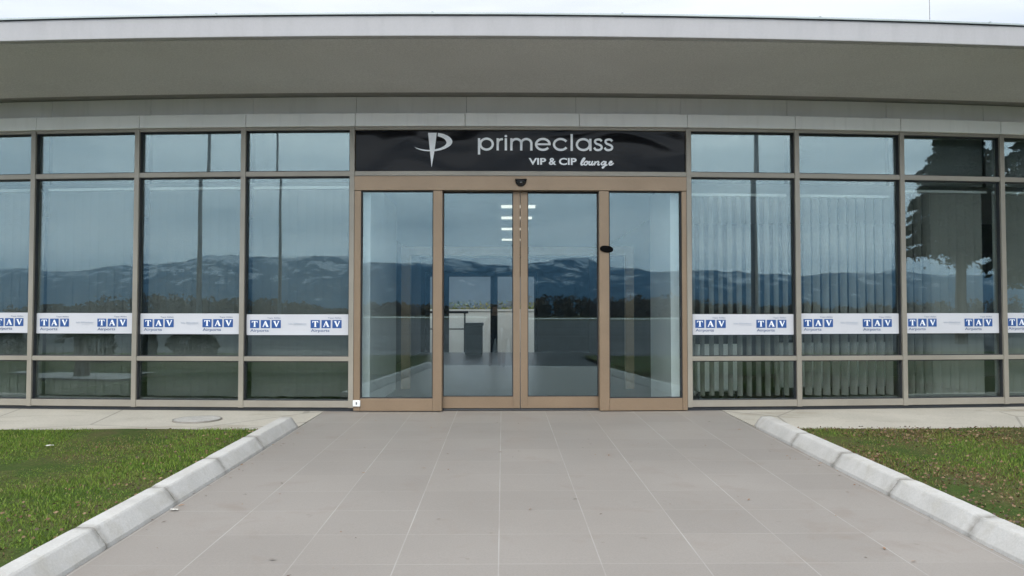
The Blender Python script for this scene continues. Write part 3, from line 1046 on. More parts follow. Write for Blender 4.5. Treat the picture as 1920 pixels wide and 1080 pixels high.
def banner(u0, u1, label, dz):
    a, c_ = u0 + MW + 0.012, u1 - MW - 0.012
    z0, z1 = 1.047 + dz, 1.332 + dz
    th = thing('window_banner', W((a + c_) / 2, -0.04, z0), label, 'banner', 'white banners across the windows')
    v = -0.041
    mb = MB(); mb.fb(a, c_, v, v + 0.002, z0, z1, 1); mb.build('strip', banner_m, th)
    fw = c_ - a
    v1 = v + 0.003
    for x0 in (0.038 * fw / 1.47 + 0.012, 0.935 - 0.0 + (fw - 1.47) * 0.9):
        g0 = a + x0
        tw, th_, gap = 0.128, 0.112, 0.023
        zt = z1 - 0.078
        tiles = []
        for k, ch in enumerate('TAV'):
            m1 = MB()
            uu = g0 + k * (tw + gap)
            m1.fb(uu, uu + tw, v + 0.0021, v1, zt - th_, zt, 1)
            tl = m1.build('logo_tile', blue_m, th)
            m2 = MB()
            inset = 0.014 if ch == 'T' else 0.012
            serif(m2, ch, uu + inset + 0.008, uu + tw - inset - 0.006, zt - th_ + 0.017, zt - 0.015, v1 + 0.0015)
            m2.build('letter', letter_m, tl)
        m3 = MB()
        fit_text(m3, 'Airports', g0 + 0.003, g0 + 0.262, zt - th_ - 0.063, zt - th_ - 0.014, v1, offset=0.012)
        m3.build('caption', navy_m, th)
        m4 = MB()
        fit_text(m4, 'Tepe Akfen', g0 + 0.24, g0 + 0.425, zt + 0.014, zt + 0.038, v1, offset=0.004)
        m4.build('caption', navy_m, th)
    m5 = MB()
    g0 = a + fw * 0.41
    rr = random.Random(5)
    x = g0
    for wlen in (4, 12):                     # a tagline too small to read: rows of tiny strokes
        for q in range(wlen):
            hgt = rr.choice((0.018, 0.018, 0.026))
            m5.fb(x, x + 0.005, v + 0.0021, v1, (z0 + z1) / 2 + 0.002, (z0 + z1) / 2 + 0.002 + hgt, 1)
            m5.fb(x + 0.0085, x + 0.0115, v + 0.0021, v1, (z0 + z1) / 2 + 0.002, (z0 + z1) / 2 + 0.018, 1)
            x += 0.0150
        x += 0.014
    m5.fb(g0 + 0.08, x - 0.01, v + 0.0021, v1, (z0 + z1) / 2 - 0.014, (z0 + z1) / 2 - 0.011, 1)
    m5.build('tagline', pale_m, th)


bl = ['cut off by the left edge of the photo', 'on the window with the palm reflection', 'on the window above the manhole cover', 'on the window touching the left side of the door',
      'on the window touching the right side of the door', 'on the second window right of the door', 'on the third window right of the door', 'cut off by the right edge of the photo']
bays = [(a, c_) for a, c_ in zip(ED_L[1:], ED_L[2:])] + [(a, c_) for a, c_ in zip(ED_R, ED_R[1:4])] + [(ED_R[3], ED_R[4])]
bays = bays[:7] + [(ED_R[3], ED_R[4])]
for k, (a, c_) in enumerate(bays):
    banner(a, c_, 'white banner with blue logo tiles ' + bl[k], [0.012, 0.006, 0.0, -0.012, -0.01, 0.0, 0.004, 0.008][k])

# ------------------------------------------------------------------ blinds behind the glass
def blind(u0, u1, ang, label, closed, width=0.127, pitch=0.128, top=3.09, skip=(), seed=1):
    r = random.Random(seed)
    a, c_ = u0 + 0.05, u1 - 0.05
    v = -0.24
    th = thing('vertical_blind', W((a + c_) / 2, v, 0.05), label, 'blind', 'vertical blinds behind the windows')
    mb = MB(); mb.fb(a, c_, v - 0.02, v + 0.02, top, top + 0.035, 1); mb.build('headrail', white_m, th)
    mb = MB()
    u = a + pitch * 0.5
    k = 0
    while u < c_ - 0.02:
        if k not in skip:
            aa = radians(ang(k) + r.uniform(-4, 4) * (0.25 if closed else 1))
            hw = width / 2
            z0 = 0.17 + r.uniform(-0.006, 0.006)
            P = []
            for q in (-1, -0.5, 0, 0.5, 1):           # slightly cupped slat
                du, dv = q * hw * cos(aa), q * hw * sin(aa)
                cup = (0.0015 if closed else 0.006) * (1 - q * q)
                P.append((u + du - cup * sin(aa), v + dv + cup * cos(aa)))
            vs = [W(x, y, z0) for x, y in P] + [W(x, y, top - 0.01) for x, y in P]
            mb.add(vs, [(i, i + 1, i + 6, i + 5) for i in range(4)])
        u += pitch; k += 1
    mb.build('louvre_curtain', blind_m if closed else slat_m, th, smooth=False)


bn = ['left bay cut off by the photo edge', 'window with the palm reflection', 'window above the manhole cover', 'window touching the left door frame']
for k, (a, c_) in enumerate(zip(ED_L[1:], ED_L[2:])):
    blind(a, c_, lambda i: 4, 'closed grey vertical blind in the ' + bn[k], True, 0.14, 0.125, seed=k)
blind(ED_L[0], ED_L[1], lambda i: 4, 'closed grey vertical blind beyond the left end of the photo', True, 0.14, 0.125, seed=9)
blind(ED_R[0], ED_R[1], lambda i: 66, 'half open vertical blind with wide gaps in the window right of the door', False, 0.10, 0.135, top=3.0, seed=21)
blind(ED_R[1], ED_R[2], lambda i: 48, 'half open vertical blind in the second window right of the door', False, 0.105, 0.135, top=3.0, seed=22)
blind(ED_R[2], ED_R[3], lambda i: 62 if i < 4 else 14, 'mostly closed vertical blind behind the tree reflection', False, 0.12, 0.135, seed=23)
blind(ED_R[3], ED_R[4], lambda i: 16, 'closed vertical blind at the right edge of the photo', False, 0.13, 0.13, seed=24)
blind(ED_R[4], ED_R[5], lambda i: 12, 'closed vertical blind beyond the right end of the photo', False, 0.13, 0.13, seed=25)

# ------------------------------------------------------------------ furniture and fittings seen through the glass
def armchair(x, y, rz, label):
    th = thing('armchair', (x, y, 0.012), label, 'armchair', 'white armchairs behind the half open blinds')
    R_ = Matrix.Translation((x, y, 0.012)) @ Matrix.Rotation(rz, 4, 'Z')
    def part(name, boxes, m, bev=0.03):
        mb = MB()
        for q in boxes:
            mb.box(*q)
        mb.v = [tuple(R_ @ Vector(p)) for p in mb.v]
        mb.build(name, m, th, bevel=bev, bseg=3)
    part('seat', [(-0.24, 0.24, -0.34, 0.18, 0.16, 0.42)], leather_m)
    part('backrest', [(-0.36, 0.36, 0.19, 0.36, 0.16, 0.86)], leather_m)
    part('armrest', [(-0.37, -0.25, -0.36, 0.18, 0.10, 0.62)], leather_m)
    part('armrest', [(0.25, 0.37, -0.36, 0.18, 0.10, 0.62)], leather_m)
    for sx in (-0.3, 0.3):
        for sy in (-0.28, 0.28):
            part('leg', [(sx - 0.025, sx + 0.025, sy - 0.025, sy + 0.025, 0.0, 0.16)], cushion_m, 0.004)
    part('cushion', [(-0.2, 0.2, 0.02, 0.16, 0.43, 0.80)], cushion_m, 0.05)


armchair(3.18, 1.25, pi + 0.15, 'white armchair behind the blind just right of the door')
armchair(4.75, 1.75, pi - 0.2, 'white armchair behind the pillar between the first two right windows')
armchair(5.75, 2.0, pi + 0.1, 'white armchair deepest in the room behind the second right window')

th = thing('litter_bin', (-0.93, 14.3, 0.012), 'dark grey square bin by the rear glass exit', 'bin')
MB().box(-1.21, -0.65, 14.0, 14.5, 0.02, 0.92).build('body', grey_plastic, th, bevel=0.02)
MB().box(-1.24, -0.62, 13.97, 14.53, 0.921, 1.02).build('lid', grey_plastic, th, bevel=0.02)
th = thing('hand_railing', (-1.6, 17.4, -0.28), 'dark metal hand railing outside the rear exit', 'railing')
MB().tube([(-3.2, 17.4, 1.36), (-1.25, 17.4, 1.36)], 0.05).build('handrail', rail_m, th)
for x in (-3.1, -2.2, -1.38):
    MB().tube([(x, 17.4, -0.28), (x, 17.4, 1.36)], 0.035).build('post', rail_m, th)
MB().tube([(-3.2, 17.4, 0.75), (-1.25, 17.4, 0.75)], 0.025).build('rail', rail_m, th)

th = thing('garden_wall', (-0.5, 19.5, -0.3), 'low white wall outside the rear exit seen through the doors', 'wall')
MB().box(-9, 9, 19.4, 19.65, -0.3, 1.40).build('wall', white_m, th)
MB().box(-9.03, 9.03, 19.37, 19.68, 1.401, 1.47).build('coping', white_m, th)
o = MB().add([(-14, 15.7, -0.285), (14, 15.7, -0.285), (14, 19.4, -0.285), (-14, 19.4, -0.285)], [(0, 1, 2, 3)]).build('terrace_ground', conc_m)
tag(o, 'concrete terrace between rear exit and white wall', 'terrace', kind='structure')
th = thing('rear_building', (-2, 47, -0.3), 'plain grey building far beyond the rear exit', 'building')
MB().box(-40, 40, 45, 52, -0.3, 4.9).build('wall', rearbldg_m, th)
MB().box(-40.4, 40.4, 44.6, 52.4, 4.901, 5.15).build('roof', plinth_m, th)

# motion sensor on the door header
c0 = W(0.245, 0.05, 3.135)
th = thing('motion_sensor', c0, 'small black half dome motion sensor on the bronze door header', 'sensor')
mb = MB()
vs, fs = [], []
for j in range(9):
    f = radians(90 * j / 8)
    for i in range(17):
        a = pi * i / 16
        rr = cos(f)
        vs.append((c0[0] + 0.078 * cos(a) * rr, c0[1] - 0.07 * sin(a) * rr - 0.0, c0[2] + 0.015 - 0.08 * sin(f)))
for j in range(8):
    for i in range(16):
        a = j * 17 + i
        fs.append((a, a + 17, a + 18, a + 1))
fs.append(tuple(range(17)))
mb.add(vs, fs).build('dome', plastic_black, th, smooth=True)
MB().box(c0[0] - 0.082, c0[0] + 0.082, c0[1] - 0.074, c0[1] + 0.004, c0[2] + 0.0155, c0[2] + 0.032).build('housing', plastic_black, th, bevel=0.01)
MB().box(c0[0] - 0.014, c0[0] + 0.014, c0[1] - 0.068, c0[1] - 0.05, c0[2] - 0.02, c0[2] - 0.011).build('lens', steel_m, th, bevel=0.003)

# small white box low on the left door jamb
c0 = W(-1.99, 0.04, 0.11)
th = thing('switch_box', c0, 'small white switch box low on the left door jamb', 'switch')
MB().box(c0[0] - 0.05, c0[0] + 0.05, c0[1] - 0.012, c0[1] + 0.008, c0[2] - 0.043, c0[2] + 0.043).build('body', plastic_white, th, bevel=0.006)
MB().box(c0[0] - 0.008, c0[0] + 0.008, c0[1] - 0.016, c0[1] - 0.0125, c0[2] - 0.016, c0[2] + 0.018).build('key_slot', grey_plastic, th, bevel=0.002)

# dark oblong blob across the right-hand door post, modelled as a flat pad
c0 = W(1.421, 0.035, 2.215)
th = thing('dark_blob', c0, 'small black oblong pad tilted across the right door post', 'pad')
mb = MB()
pts = [(0.092 * abs(cos(a)) ** 0.8 * (1 if cos(a) > 0 else -1), 0.046 * abs(sin(a)) ** 0.9 * (1 if sin(a) > 0 else -1)) for a in np.linspace(0, 2 * pi, 29)[:-1]]
rot = radians(-7)
pts = [(x * cos(rot) - y * sin(rot), x * sin(rot) + y * cos(rot)) for x, y in pts]
mb.prism(pts, lambda x, y, d: (c0[0] + x, c0[1] + d, c0[2] + y), -0.03, 0.004)
mb.build('pad', felt_m, th, bevel=0.014, bseg=3)

# lightning rod behind the roof
th = thing('lightning_rod', (10.45, 8.0, 4.6), 'thin lightning rod rising behind the roof at right', 'rod')
MB().tube([(10.45, 8.0, 4.6), (10.45, 8.0, 9.5)], [0.014, 0.009], 8).build('rod', steel_m, th)
MB().tube([(10.45, 8.0, 4.602), (10.45, 8.0, 4.8)], [0.08, 0.04], 12).build('base', steel_m, th)

# ------------------------------------------------------------------ what the glass reflects: masts, trees, shrubs, wood, hills
def mast(x, y, h, r0, label):
    th = thing('light_mast', (x, y, -0.26), label, 'light mast', 'apron light masts reflected in the windows')
    MB().tube([(x, y, -0.26), (x, y, h * 0.4), (x, y, h)], [r0, r0 * 0.78, r0 * 0.4], 16).build('pole', mast_m, th, smooth=True)
    MB().box(x - 0.3, x + 0.3, y - 0.3, y + 0.3, -0.26, 0.1).build('base', conc_m, th)
    MB().box(x - 1.6, x + 1.6, y - 0.12, y + 0.12, h, h + 0.25).build('crossbar', mast_m, th)
    for k in (-1.3, -0.45, 0.45, 1.3):
        MB().box(x + k - 0.3, x + k + 0.3, y + 0.13, y + 0.5, h - 0.1, h + 0.45).build('floodlight', plastic_black, th, bevel=0.04)


mast(-32.24, -51.17, 24, 0.22, 'tall grey light mast reflected in the window above the manhole')
mast(-29.51, -68.93, 25, 0.20, 'tall grey light mast reflected in the window beside the left door jamb')
mast(23.26, -44.46, 23, 0.27, 'tall grey light mast reflected in the first window right of the door')


def leaf_cloud(P, size, seed, droop=0.0, aspect=2.2):
    """leaf-sized faces at points P"""
    r = np.random.default_rng(seed)
    n = len(P)
    d = r.normal(size=(n, 3)); d[:, 2] -= droop; d /= np.linalg.norm(d, axis=1)[:, None]
    e = np.cross(d, r.normal(size=(n, 3))); e /= np.linalg.norm(e, axis=1)[:, None]
    s = size * r.uniform(0.6, 1.3, n)[:, None]
    a = P - d * s * 0.5; c_ = P + d * s * 0.5
    m1, m2 = P + e * s / aspect / 2, P - e * s / aspect / 2
    V = np.stack([a, m1, c_, m2], 1).reshape(-1, 3)
    F = np.arange(4 * n).reshape(-1, 4)
    return V, F


def mesh_np(name, V, F, m, parent=None):
    off = np.array(base_of(parent))
    me = bpy.data.meshes.new(name)
    k = F.shape[1]
    me.vertices.add(len(V)); me.vertices.foreach_set('co', (V - off).astype(np.float32).ravel())
    me.loops.add(F.size); me.loops.foreach_set('vertex_index', F.astype(np.int32).ravel())
    me.polygons.add(len(F)); me.polygons.foreach_set('loop_start', (np.arange(len(F)) * k).astype(np.int32))
    me.update(calc_edges=True); me.validate()
    me.materials.append(m)
    o = bpy.data.objects.new(name, me)
    COL.objects.link(o)
    if parent is not None:
        o.parent = parent
    return o


def conifer(x, y, h, rad, z_low, seed, label):
    r = np.random.default_rng(seed)
    th = thing('conifer_tree', (x, y, -0.2), label, 'conifer', 'conifers reflected in the right windows')
    tr = MB().tube([(x, y, -0.2), (x + 0.1, y, h * 0.5), (x, y, h * 0.97)], [0.3, 0.2, 0.03], 10)
    pts = []
    z = z_low
    while z < h - 0.2:
        q = (h - z) / (h - z_low)
        R0 = rad * (0.12 + 0.88 * q ** 0.8)
        nb = int(5 + 5 * q)
        a0 = r.uniform(0, 6.28)
        for k in range(nb):
            a = a0 + 2 * pi * k / nb + r.uniform(-0.3, 0.3)
            L = R0 * r.uniform(0.55, 1.12)
            up = r.uniform(0.02, 0.16)
            dr = r.uniform(0.22, 0.42)
            prev = None
            path = []
            for s in np.linspace(0, 1, 7):
                path.append((x + cos(a) * L * s, y + sin(a) * L * s, z + L * (up * s - dr * s * s) + 0.0))
            tr.tube(path, [0.06 * (1 - s) + 0.008 for s in np.linspace(0, 1, 7)], 5)
            m_ = int(150 * L) + 50
            s = r.uniform(0.12, 1.02, m_)
            side = r.normal(0, 0.26 * L * (0.25 + 0.75 * (1 - np.abs(s - 0.55))), m_) * 0.7
            px = x + cos(a) * L * s - sin(a) * side
            py = y + sin(a) * L * s + cos(a) * side
            pz = z + L * (up * s - dr * s * s) - np.abs(side) * 0.3 - r.exponential(0.14, m_) * (1.1 - s * 0.8)
            pts.append(np.stack([px, py, pz], 1))
        z += r.uniform(0.32, 0.55) * (0.5 + 0.6 * q)
    tp = np.stack([x + r.normal(0, 0.06, 60), y + r.normal(0, 0.06, 60), r.uniform(h - 1.0, h, 60)], 1)
    P = np.concatenate(pts + [tp])
    V, F = leaf_cloud(P, 0.37, seed, 0.5, 2.7)
    tr.build('trunk', bark_m, th)
    mesh_np('crown', V, F, needle_m, th)


conifer(24.28, -11.71, 14.5, 4.5, 3.7, 31, 'large dark conifer reflected at the right edge of the windows')
conifer(28.0, -23.6, 11.9, 3.0, 5.0, 32, 'smaller dark conifer with pointed top reflected in the third right window')


def shrub(x, y, h, rad, seed, label):
    r = np.random.default_rng(seed)
    z0 = lawn_z(y) - 0.02
    th = thing('shrub', (x, y, z0), label, 'shrub', 'rounded shrubs reflected in the left windows')
    n = 1500
    d = r.normal(size=(n, 3)); d /= np.linalg.norm(d, axis=1)[:, None]
    rr = r.uniform(0.5, 1.0, n) ** 0.5 * (1 + 0.18 * np.sin(d[:, 0] * 6 + seed) * np.cos(d[:, 2] * 5))
    P = np.stack([x + d[:, 0] * rad * rr, y + d[:, 1] * rad * rr, z0 + h * 0.5 + d[:, 2] * h * 0.5 * rr], 1)
    P[:, 2] = np.maximum(P[:, 2], z0 + 0.03)
    V, F = leaf_cloud(P, 0.14, seed)
    mesh_np('foliage', V, F, leaf_m, th)
    MB().tube([(x, y, z0), (x, y, z0 + h * 0.6)], [0.06, 0.03], 8).build('stem', bark_m, th)


for (x, y, h, rd, lb) in ((-15.28, -12.24, 0.95, 0.55, 'round dark shrub beside the reflected palm'),
                          (-12.51, -14.09, 0.98, 0.5, 'taller round shrub reflected above the manhole'),
                          (-11.52, -13.49, 0.75, 0.42, 'lower round shrub reflected right of the taller one'),
                          (-13.41, -13.55, 0.85, 0.2, 'slim upright shrub reflected near the second window mullion'),
                          (-17.73, -10.08, 0.95, 0.5, 'round shrub reflected at the left edge of the photo')):
    shrub(x, y, h, rd, int(abs(x * 10)), lb)

# short palm in a gravel bed
px, py = -10.68, -5.68
z0 = lawn_z(py) - 0.02
th = thing('palm_tree', (px, py, z0), 'short palm on a gravel bed reflected in the left windows', 'palm')
MB().tube([(px, py, z0), (px + 0.03, py, z0 + 0.5), (px, py, z0 + 0.95)], [0.17, 0.14, 0.12], 12).build('trunk', bark_m, th)
r = np.random.default_rng(3)
Vs, Fs = [], []
mb = MB()
for k in range(26):
    a = 2 * pi * k / 26 + r.uniform(-0.1, 0.1)
    el = r.uniform(-0.35, 1.1)
    L = r.uniform(0.55, 0.75)
    d = Vector((cos(a) * cos(el), sin(a) * cos(el), sin(el)))
    s = Vector((-sin(a), cos(a), 0))
    c_ = Vector((px, py, z0 + 0.95))
    for q in np.linspace(-1.1, 1.1, 9):            # fan of narrow leaflets at the end of the stalk
        tip = c_ + d * L * 0.45 + (d * cos(q) + s * sin(q)) * L * 0.6 + Vector((0, 0, -0.10 * abs(q)))
        b0 = c_ + d * L * 0.45
        nrm = (d * -sin(q) + s * cos(q)) * 0.02
        mid = (b0 + tip) / 2
        mb.add([b0, mid + nrm, tip, mid - nrm], [(0, 1, 2, 3)])
    mb.tube([c_, c_ + d * L * 0.45], 0.012, 5)
mb.build('crown', palm_m, th)
o = MB().add([(px + 1.7, py - 1.0, lawn_z(py - 1) + 0.03), (px + 1.6, py + 0.9, lawn_z(py + 1) + 0.03), (px - 1.7, py + 0.8, lawn_z(py + 1) + 0.03), (px - 1.5, py - 1.1, lawn_z(py - 1) + 0.03)], [(3, 2, 1, 0)][::1]).build('gravel_path', gravel_m)
tag(o, 'pale gravel bed around the short palm', 'gravel', kind='structure')

# the two people standing on the path, seen only in the doors' reflection
m, t, b = mat('winter_clothes'); clothes_m = m
tcn = t.nodes.new('ShaderNodeTexCoord'); sx = t.nodes.new('ShaderNodeSeparateXYZ'); t.links.new(tcn.outputs['Object'], sx.inputs[0])
c = mixc(t, mth(t, 'GREATER_THAN', sx.outputs['Z'], 0.93), (0.025, 0.03, 0.045), (0.018, 0.018, 0.02))
c = mixc(t, mth(t, 'GREATER_THAN', sx.outputs['Z'], 1.47), c, (0.42, 0.27, 0.2))
c = mixc(t, mth(t, 'LESS_THAN', sx.outputs['Z'], 0.085), c, (0.012, 0.011, 0.011))
t.links.new(c, b.inputs['Base Color']); b.inputs['Roughness'].default_value = 0.85


def person(x, y, arms_up, label):
    z0 = path_z(y)
    th = thing('person', (x, y, z0), label, 'person')
    V, E, R_ = [], [], []
    def j(p, r, to=None):
        V.append(p); R_.append(r)
        if to is not None:
            E.append((to, len(V) - 1))
        return len(V) - 1
    pel = j((0, 0, 0.97), 0.155)
    wst = j((0, 0, 1.12), 0.14, pel); ch = j((0, 0, 1.32), 0.165, wst); nk = j((0, 0.01, 1.46), 0.065, ch)
    hd = j((0, 0.03, 1.56), 0.085, nk); hd2 = j((0, 0.03, 1.66), 0.098, hd); hd3 = j((0, 0.02, 1.745), 0.06, hd2)
    j((0, 0.125, 1.60), 0.018, hd)
    for s_ in (-1, 1):
        hp = j((s_ * 0.10, 0, 0.90), 0.10, pel); kn = j((s_ * 0.12, 0.02, 0.50), 0.066, hp); an = j((s_ * 0.13, 0, 0.10), 0.048, kn)
        j((s_ * 0.14, 0.15, 0.04), 0.038, an)
        sh = j((s_ * 0.19, 0, 1.38), 0.07, ch)
        if arms_up:
            el = j((s_ * 0.26, 0.06, 1.12), 0.05, sh); wr = j((s_ * 0.10, 0.17, 1.28), 0.036, el); pm = j((s_ * 0.07, 0.19, 1.33), 0.036, wr)
            dr = Vector((-s_ * 0.02, 0.02, 0.05))
        else:
            el = j((s_ * 0.27, -0.02, 1.09), 0.05, sh); wr = j((s_ * 0.28, 0.05, 0.84), 0.034, el); pm = j((s_ * 0.28, 0.06, 0.77), 0.036, wr)
            dr = Vector((0, 0.015, -0.05))
        for q in range(4):
            b0 = Vector(V[pm]) + Vector((0, (q - 1.5) * 0.018, 0)) + dr * 0.5
            f1 = j(tuple(b0), 0.010, pm); f2 = j(tuple(b0 + dr * (0.5 + 0.1 * (q in (1, 2)))), 0.009, f1); j(tuple(b0 + dr * 0.95), 0.007, f2)
        t1 = j(tuple(Vector(V[wr]) + dr * 0.6 + Vector((-s_ * 0.03, 0.02, 0))), 0.011, pm); j(tuple(Vector(V[t1]) + dr * 0.6), 0.009, t1)
    me = bpy.data.meshes.new('body')
    me.from_pydata(V, E, [])
    me.materials.append(clothes_m)
    o = bpy.data.objects.new('body', me); COL.objects.link(o); o.parent = th
    md = o.modifiers.new('skin', 'SKIN')
    for k_, q in enumerate(me.skin_vertices[0].data):
        q.radius = (R_[k_], R_[k_] * (0.72 if k_ in (0, 1, 2) else 1.0)); q.use_root = k_ == 0
    o.modifiers.new('sub', 'SUBSURF').render_levels = 2
    mb = MB()
    vs, fs = [], []
    for a in range(7):
        f = radians(90 - a * 17)
        for i_ in range(18):
            q = 2 * pi * i_ / 18
            fr = 0.55 if (sin(q) > 0.35 and a > 3) else 1.0
            vs.append((x + 0.112 * cos(f) * cos(q), y + 0.015 + 0.12 * cos(f) * sin(q) * fr, z0 + 1.665 + 0.125 * sin(f)))
    for a in range(6):
        for i_ in range(18):
            fs.append((a * 18 + i_, (a + 1) * 18 + i_, (a + 1) * 18 + (i_ + 1) % 18, a * 18 + (i_ + 1) % 18))
    mb.add(vs, fs).build('hair', hair_m, th, smooth=True)


person(0.05, -10.98, True, 'person in dark winter clothes raising both hands to take the photograph')
person(-0.33, -11.55, False, 'person in dark winter clothes standing with lowered arms behind the photographer')

# far bare wood along the airfield edge
r = np.random.default_rng(77)
Ps = []
for k in range(1500):
    ang = r.uniform(-62, 62)
    dist = r.uniform(335, 400)
    x = dist * math.tan(radians(ang)) if abs(ang) < 45 else dist * np.sign(ang) * r.uniform(1, 1.9)
    hh = r.uniform(5, 10.5) * (0.75 + 0.3 * sin(x * 0.021) + 0.15 * sin(x * 0.07))
    ww = r.uniform(2, 4.5)
    m_ = 42
    q = r.random(m_)
    p = np.stack([x + r.normal(0, ww * 0.45, m_) * (0.5 + 0.5 * q), -dist + r.normal(0, ww * 0.4, m_), -0.3 + hh * (0.02 + 0.98 * q)], 1)
    Ps.append(p)
V, F = leaf_cloud(np.concatenate(Ps), 2.4, 5, 0.0, 2.2)
o = mesh_np('far_wood', V, F, wood_m)
tag(o, 'bare brown belt of trees beyond the airfield in the reflection', 'wood', kind='stuff')

# hedge behind the white wall at the rear
r = np.random.default_rng(78)
th = thing('rear_hedge', (0, 22, -0.3), 'yellowish green hedge behind the white wall at the rear', 'hedge')
n = 9000
P = np.stack([r.uniform(-9, 9, n), r.uniform(21.6, 22.6, n), -0.3 + r.random(n) ** 0.7 * (2.0 + 0.15 * np.sin(np.arange(n)))], 1)
V, F = leaf_cloud(P, 0.16, 6)
mesh_np('foliage', V, F, hedge_m, th)
mb = MB()
for x in np.linspace(-8.6, 8.6, 24):
    mb.tube([(x, 22.1, -0.3), (x + 0.1, 22.1, 1.3)], [0.04, 0.02], 6)
mb.build('stems_wood', bark_m, th)


def vnoise(X, Y, seed):
    rr = np.random.default_rng(seed)
    g = rr.random((256, 256))
    xi, yi = np.floor(X).astype(int), np.floor(Y).astype(int)
    fx, fy = X - xi, Y - yi
    fx, fy = fx * fx * (3 - 2 * fx), fy * fy * (3 - 2 * fy)
    q = lambda i, j: g[i % 256, j % 256]
    return (q(xi, yi) * (1 - fx) + q(xi + 1, yi) * fx) * (1 - fy) + (q(xi, yi + 1) * (1 - fx) + q(xi + 1, yi + 1) * fx) * fy


def mountains(name, y0, y1, hmax, seed, label, nx=420, ny=70, x0=-8500, x1=8500):
    xs = np.linspace(x0, x1, nx); ys = np.linspace(y0, y1, ny)
    X, Y = np.meshgrid(xs, ys)
    q = (Y - y0) / (y1 - y0)
    env = np.sin(np.clip(q, 0, 1) * pi) ** 0.9
    f = 0
    for k in range(6):
        s = 0.0011 * 2 ** k
        f = f + (1 - np.abs(2 * vnoise(X * s + 17 * k, Y * s * 1.0 + 5 * k, seed + k) - 1)) / 1.9 ** k
    f = f / 2.05
    big = 0.80 + 0.25 * vnoise(X * 0.0004 + 3, Y * 0 + 2, seed + 30)
    Z = hmax * env * big * (0.45 + 0.55 * f) - 0.5
    V = np.stack([X, Y, Z], 2).reshape(-1, 3)
    i, j = np.meshgrid(np.arange(nx - 1), np.arange(ny - 1))
    a = (j * nx + i).ravel()
    F = np.stack([a, a + 1, a + nx + 1, a + nx], 1)[:, ::-1] if y1 < y0 else np.stack([a, a + 1, a + nx + 1, a + nx], 1)
    o = mesh_np(name, V, F, mtn_m)
    tag(o, label, 'mountains', kind='structure')


mountains('mountains', -4200, -7000, 430, 50, 'blue snow streaked mountain range reflected in the glass front')

# ------------------------------------------------------------------ litter on the path and lawn
r = np.random.default_rng(91)
n = 150
V, F, C4 = [], [], []
for k in range(n):
    x, y = r.uniform(PX0 + 0.1, PX1 - 0.1), -10.2 + 9.6 * r.random() ** 0.85
    if r.random() < 0.35:
        x = r.choice([PX0 + abs(r.normal(0, 0.15)), PX1 - abs(r.normal(0, 0.15))])
    z = path_z(y) + 0.003
    a = r.uniform(0, 6.28); L = r.uniform(0.008, 0.03); wd = L * r.uniform(0.15, 0.4)
    ca, sa = cos(a), sin(a)
    b0 = len(V)
    V += [(x - ca * L, y - sa * L, z), (x - sa * wd, y + ca * wd, z + 0.004), (x + ca * L, y + sa * L, z + 0.002), (x + sa * wd, y - ca * wd, z + 0.001)]
    F.append((b0, b0 + 3, b0 + 2, b0 + 1))
    c_ = [(0.22, 0.10, 0.05), (0.28, 0.16, 0.09), (0.12, 0.09, 0.07), (0.33, 0.2, 0.12)][r.integers(4)]
    C4 += [(*c_, 1)] * 4
o = MB().add(V, F).build('leaf_litter', litter_m)
attr(o, 'tint', C4, 'POINT', 'FLOAT_COLOR')
tag(o, 'scattered brown leaf crumbs on the tiled path', 'leaf litter', kind='stuff')
V, F, C4 = [], [], []
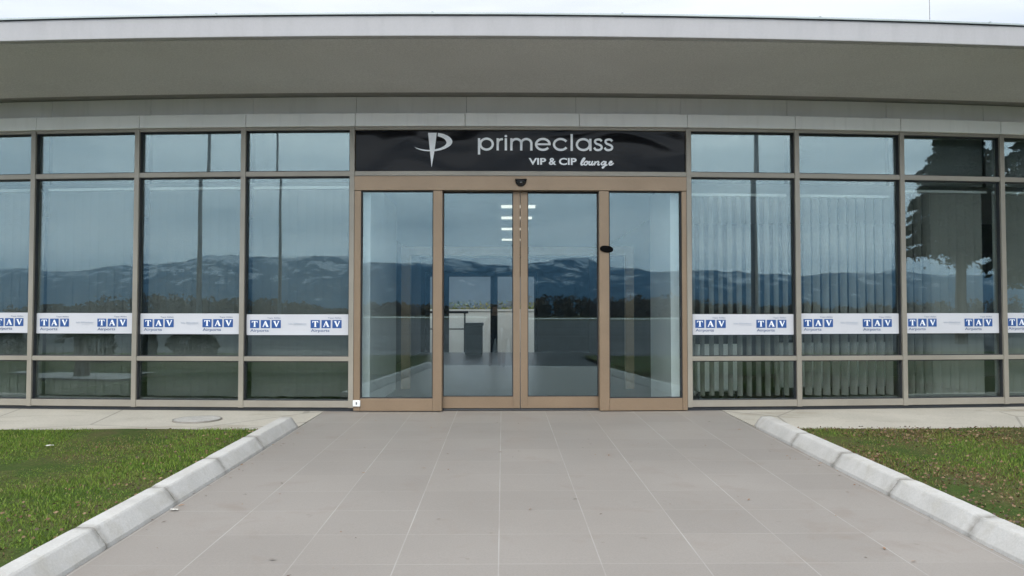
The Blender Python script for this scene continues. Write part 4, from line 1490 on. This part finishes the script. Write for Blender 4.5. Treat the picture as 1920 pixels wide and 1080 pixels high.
for k in range(9000):
    if k < 8500:
        x, y = r.uniform(3.24, 9), r.uniform(-7, -1.5)
        if fbm(np.array(x * 1.1), np.array(y * 1.4), 12) < -0.1 and r.random() < 0.8:
            continue
    else:
        x, y = -2.66 - abs(r.normal(0, 0.5)), r.uniform(-7, -1.5)
    z = lawn_z(y) + r.uniform(0.0, 0.022)
    a = r.uniform(0, 6.28); L = r.uniform(0.006, 0.019); wd = L * r.uniform(0.25, 0.6)
    ca, sa = cos(a), sin(a)
    b0 = len(V)
    V += [(x - ca * L, y - sa * L, z), (x - sa * wd, y + ca * wd, z + 0.010), (x + ca * L, y + sa * L, z + 0.004), (x + sa * wd, y - ca * wd, z - 0.004)]
    F.append((b0, b0 + 3, b0 + 2, b0 + 1))
    c_ = [(0.12, 0.06, 0.03), (0.16, 0.095, 0.05), (0.07, 0.045, 0.03), (0.2, 0.13, 0.07)][r.integers(4)]
    C4 += [(*c_, 1)] * 4
o = MB().add(V, F).build('leaf_litter', litter_m)
attr(o, 'tint', C4, 'POINT', 'FLOAT_COLOR')
tag(o, 'brown fallen leaves caught in the grass right of the path', 'leaf litter', kind='stuff')
def scrap(x, y, s, seed, label, m=paper_m, z=None):
    rr = random.Random(seed)
    z = lawn_z(y) + 0.012 if z is None else z
    nx, ny = 7, 5
    vs = [(x + s * (i / (nx - 1) - 0.5) * (1 + 0.3 * rr.uniform(-1, 1)), y + s * 0.5 * (j / (ny - 1) - 0.5) * (1 + 0.4 * rr.uniform(-1, 1)), z + s * 0.16 * rr.random()) for j in range(ny) for i in range(nx)]
    fs = [(j * nx + i, j * nx + i + 1, (j + 1) * nx + i + 1, (j + 1) * nx + i) for j in range(ny - 1) for i in range(nx - 1)]
    tag(MB().add(vs, fs).build('paper_scrap', m), label, 'litter', 'pale scraps of litter')
scrap(-4.62, -2.62, 0.075, 1, 'crumpled white paper scrap lying on the left lawn')
scrap(PX0 + 0.05, -4.9, 0.06, 2, 'white scrap at the foot of the left kerb', z=path_z(-4.9) + 0.004)

# ------------------------------------------------------------------ air
m = bpy.data.materials.new('haze_air')
m.use_nodes = True
t = m.node_tree
t.nodes.clear()
vo = N(t, 'ShaderNodeVolumePrincipled')
vo.inputs['Color'].default_value = (0.36, 0.66, 1.0, 1)
vo.inputs['Density'].default_value = 1.35e-4
ou = N(t, 'ShaderNodeOutputMaterial')
t.links.new(vo.outputs[0], ou.inputs['Volume'])
o = MB().box(-9100, 9100, -9100, 9100, -1.3, 640).build('haze', m)
tag(o, 'thin blue winter haze over the airfield and mountains', 'haze', kind='stuff')
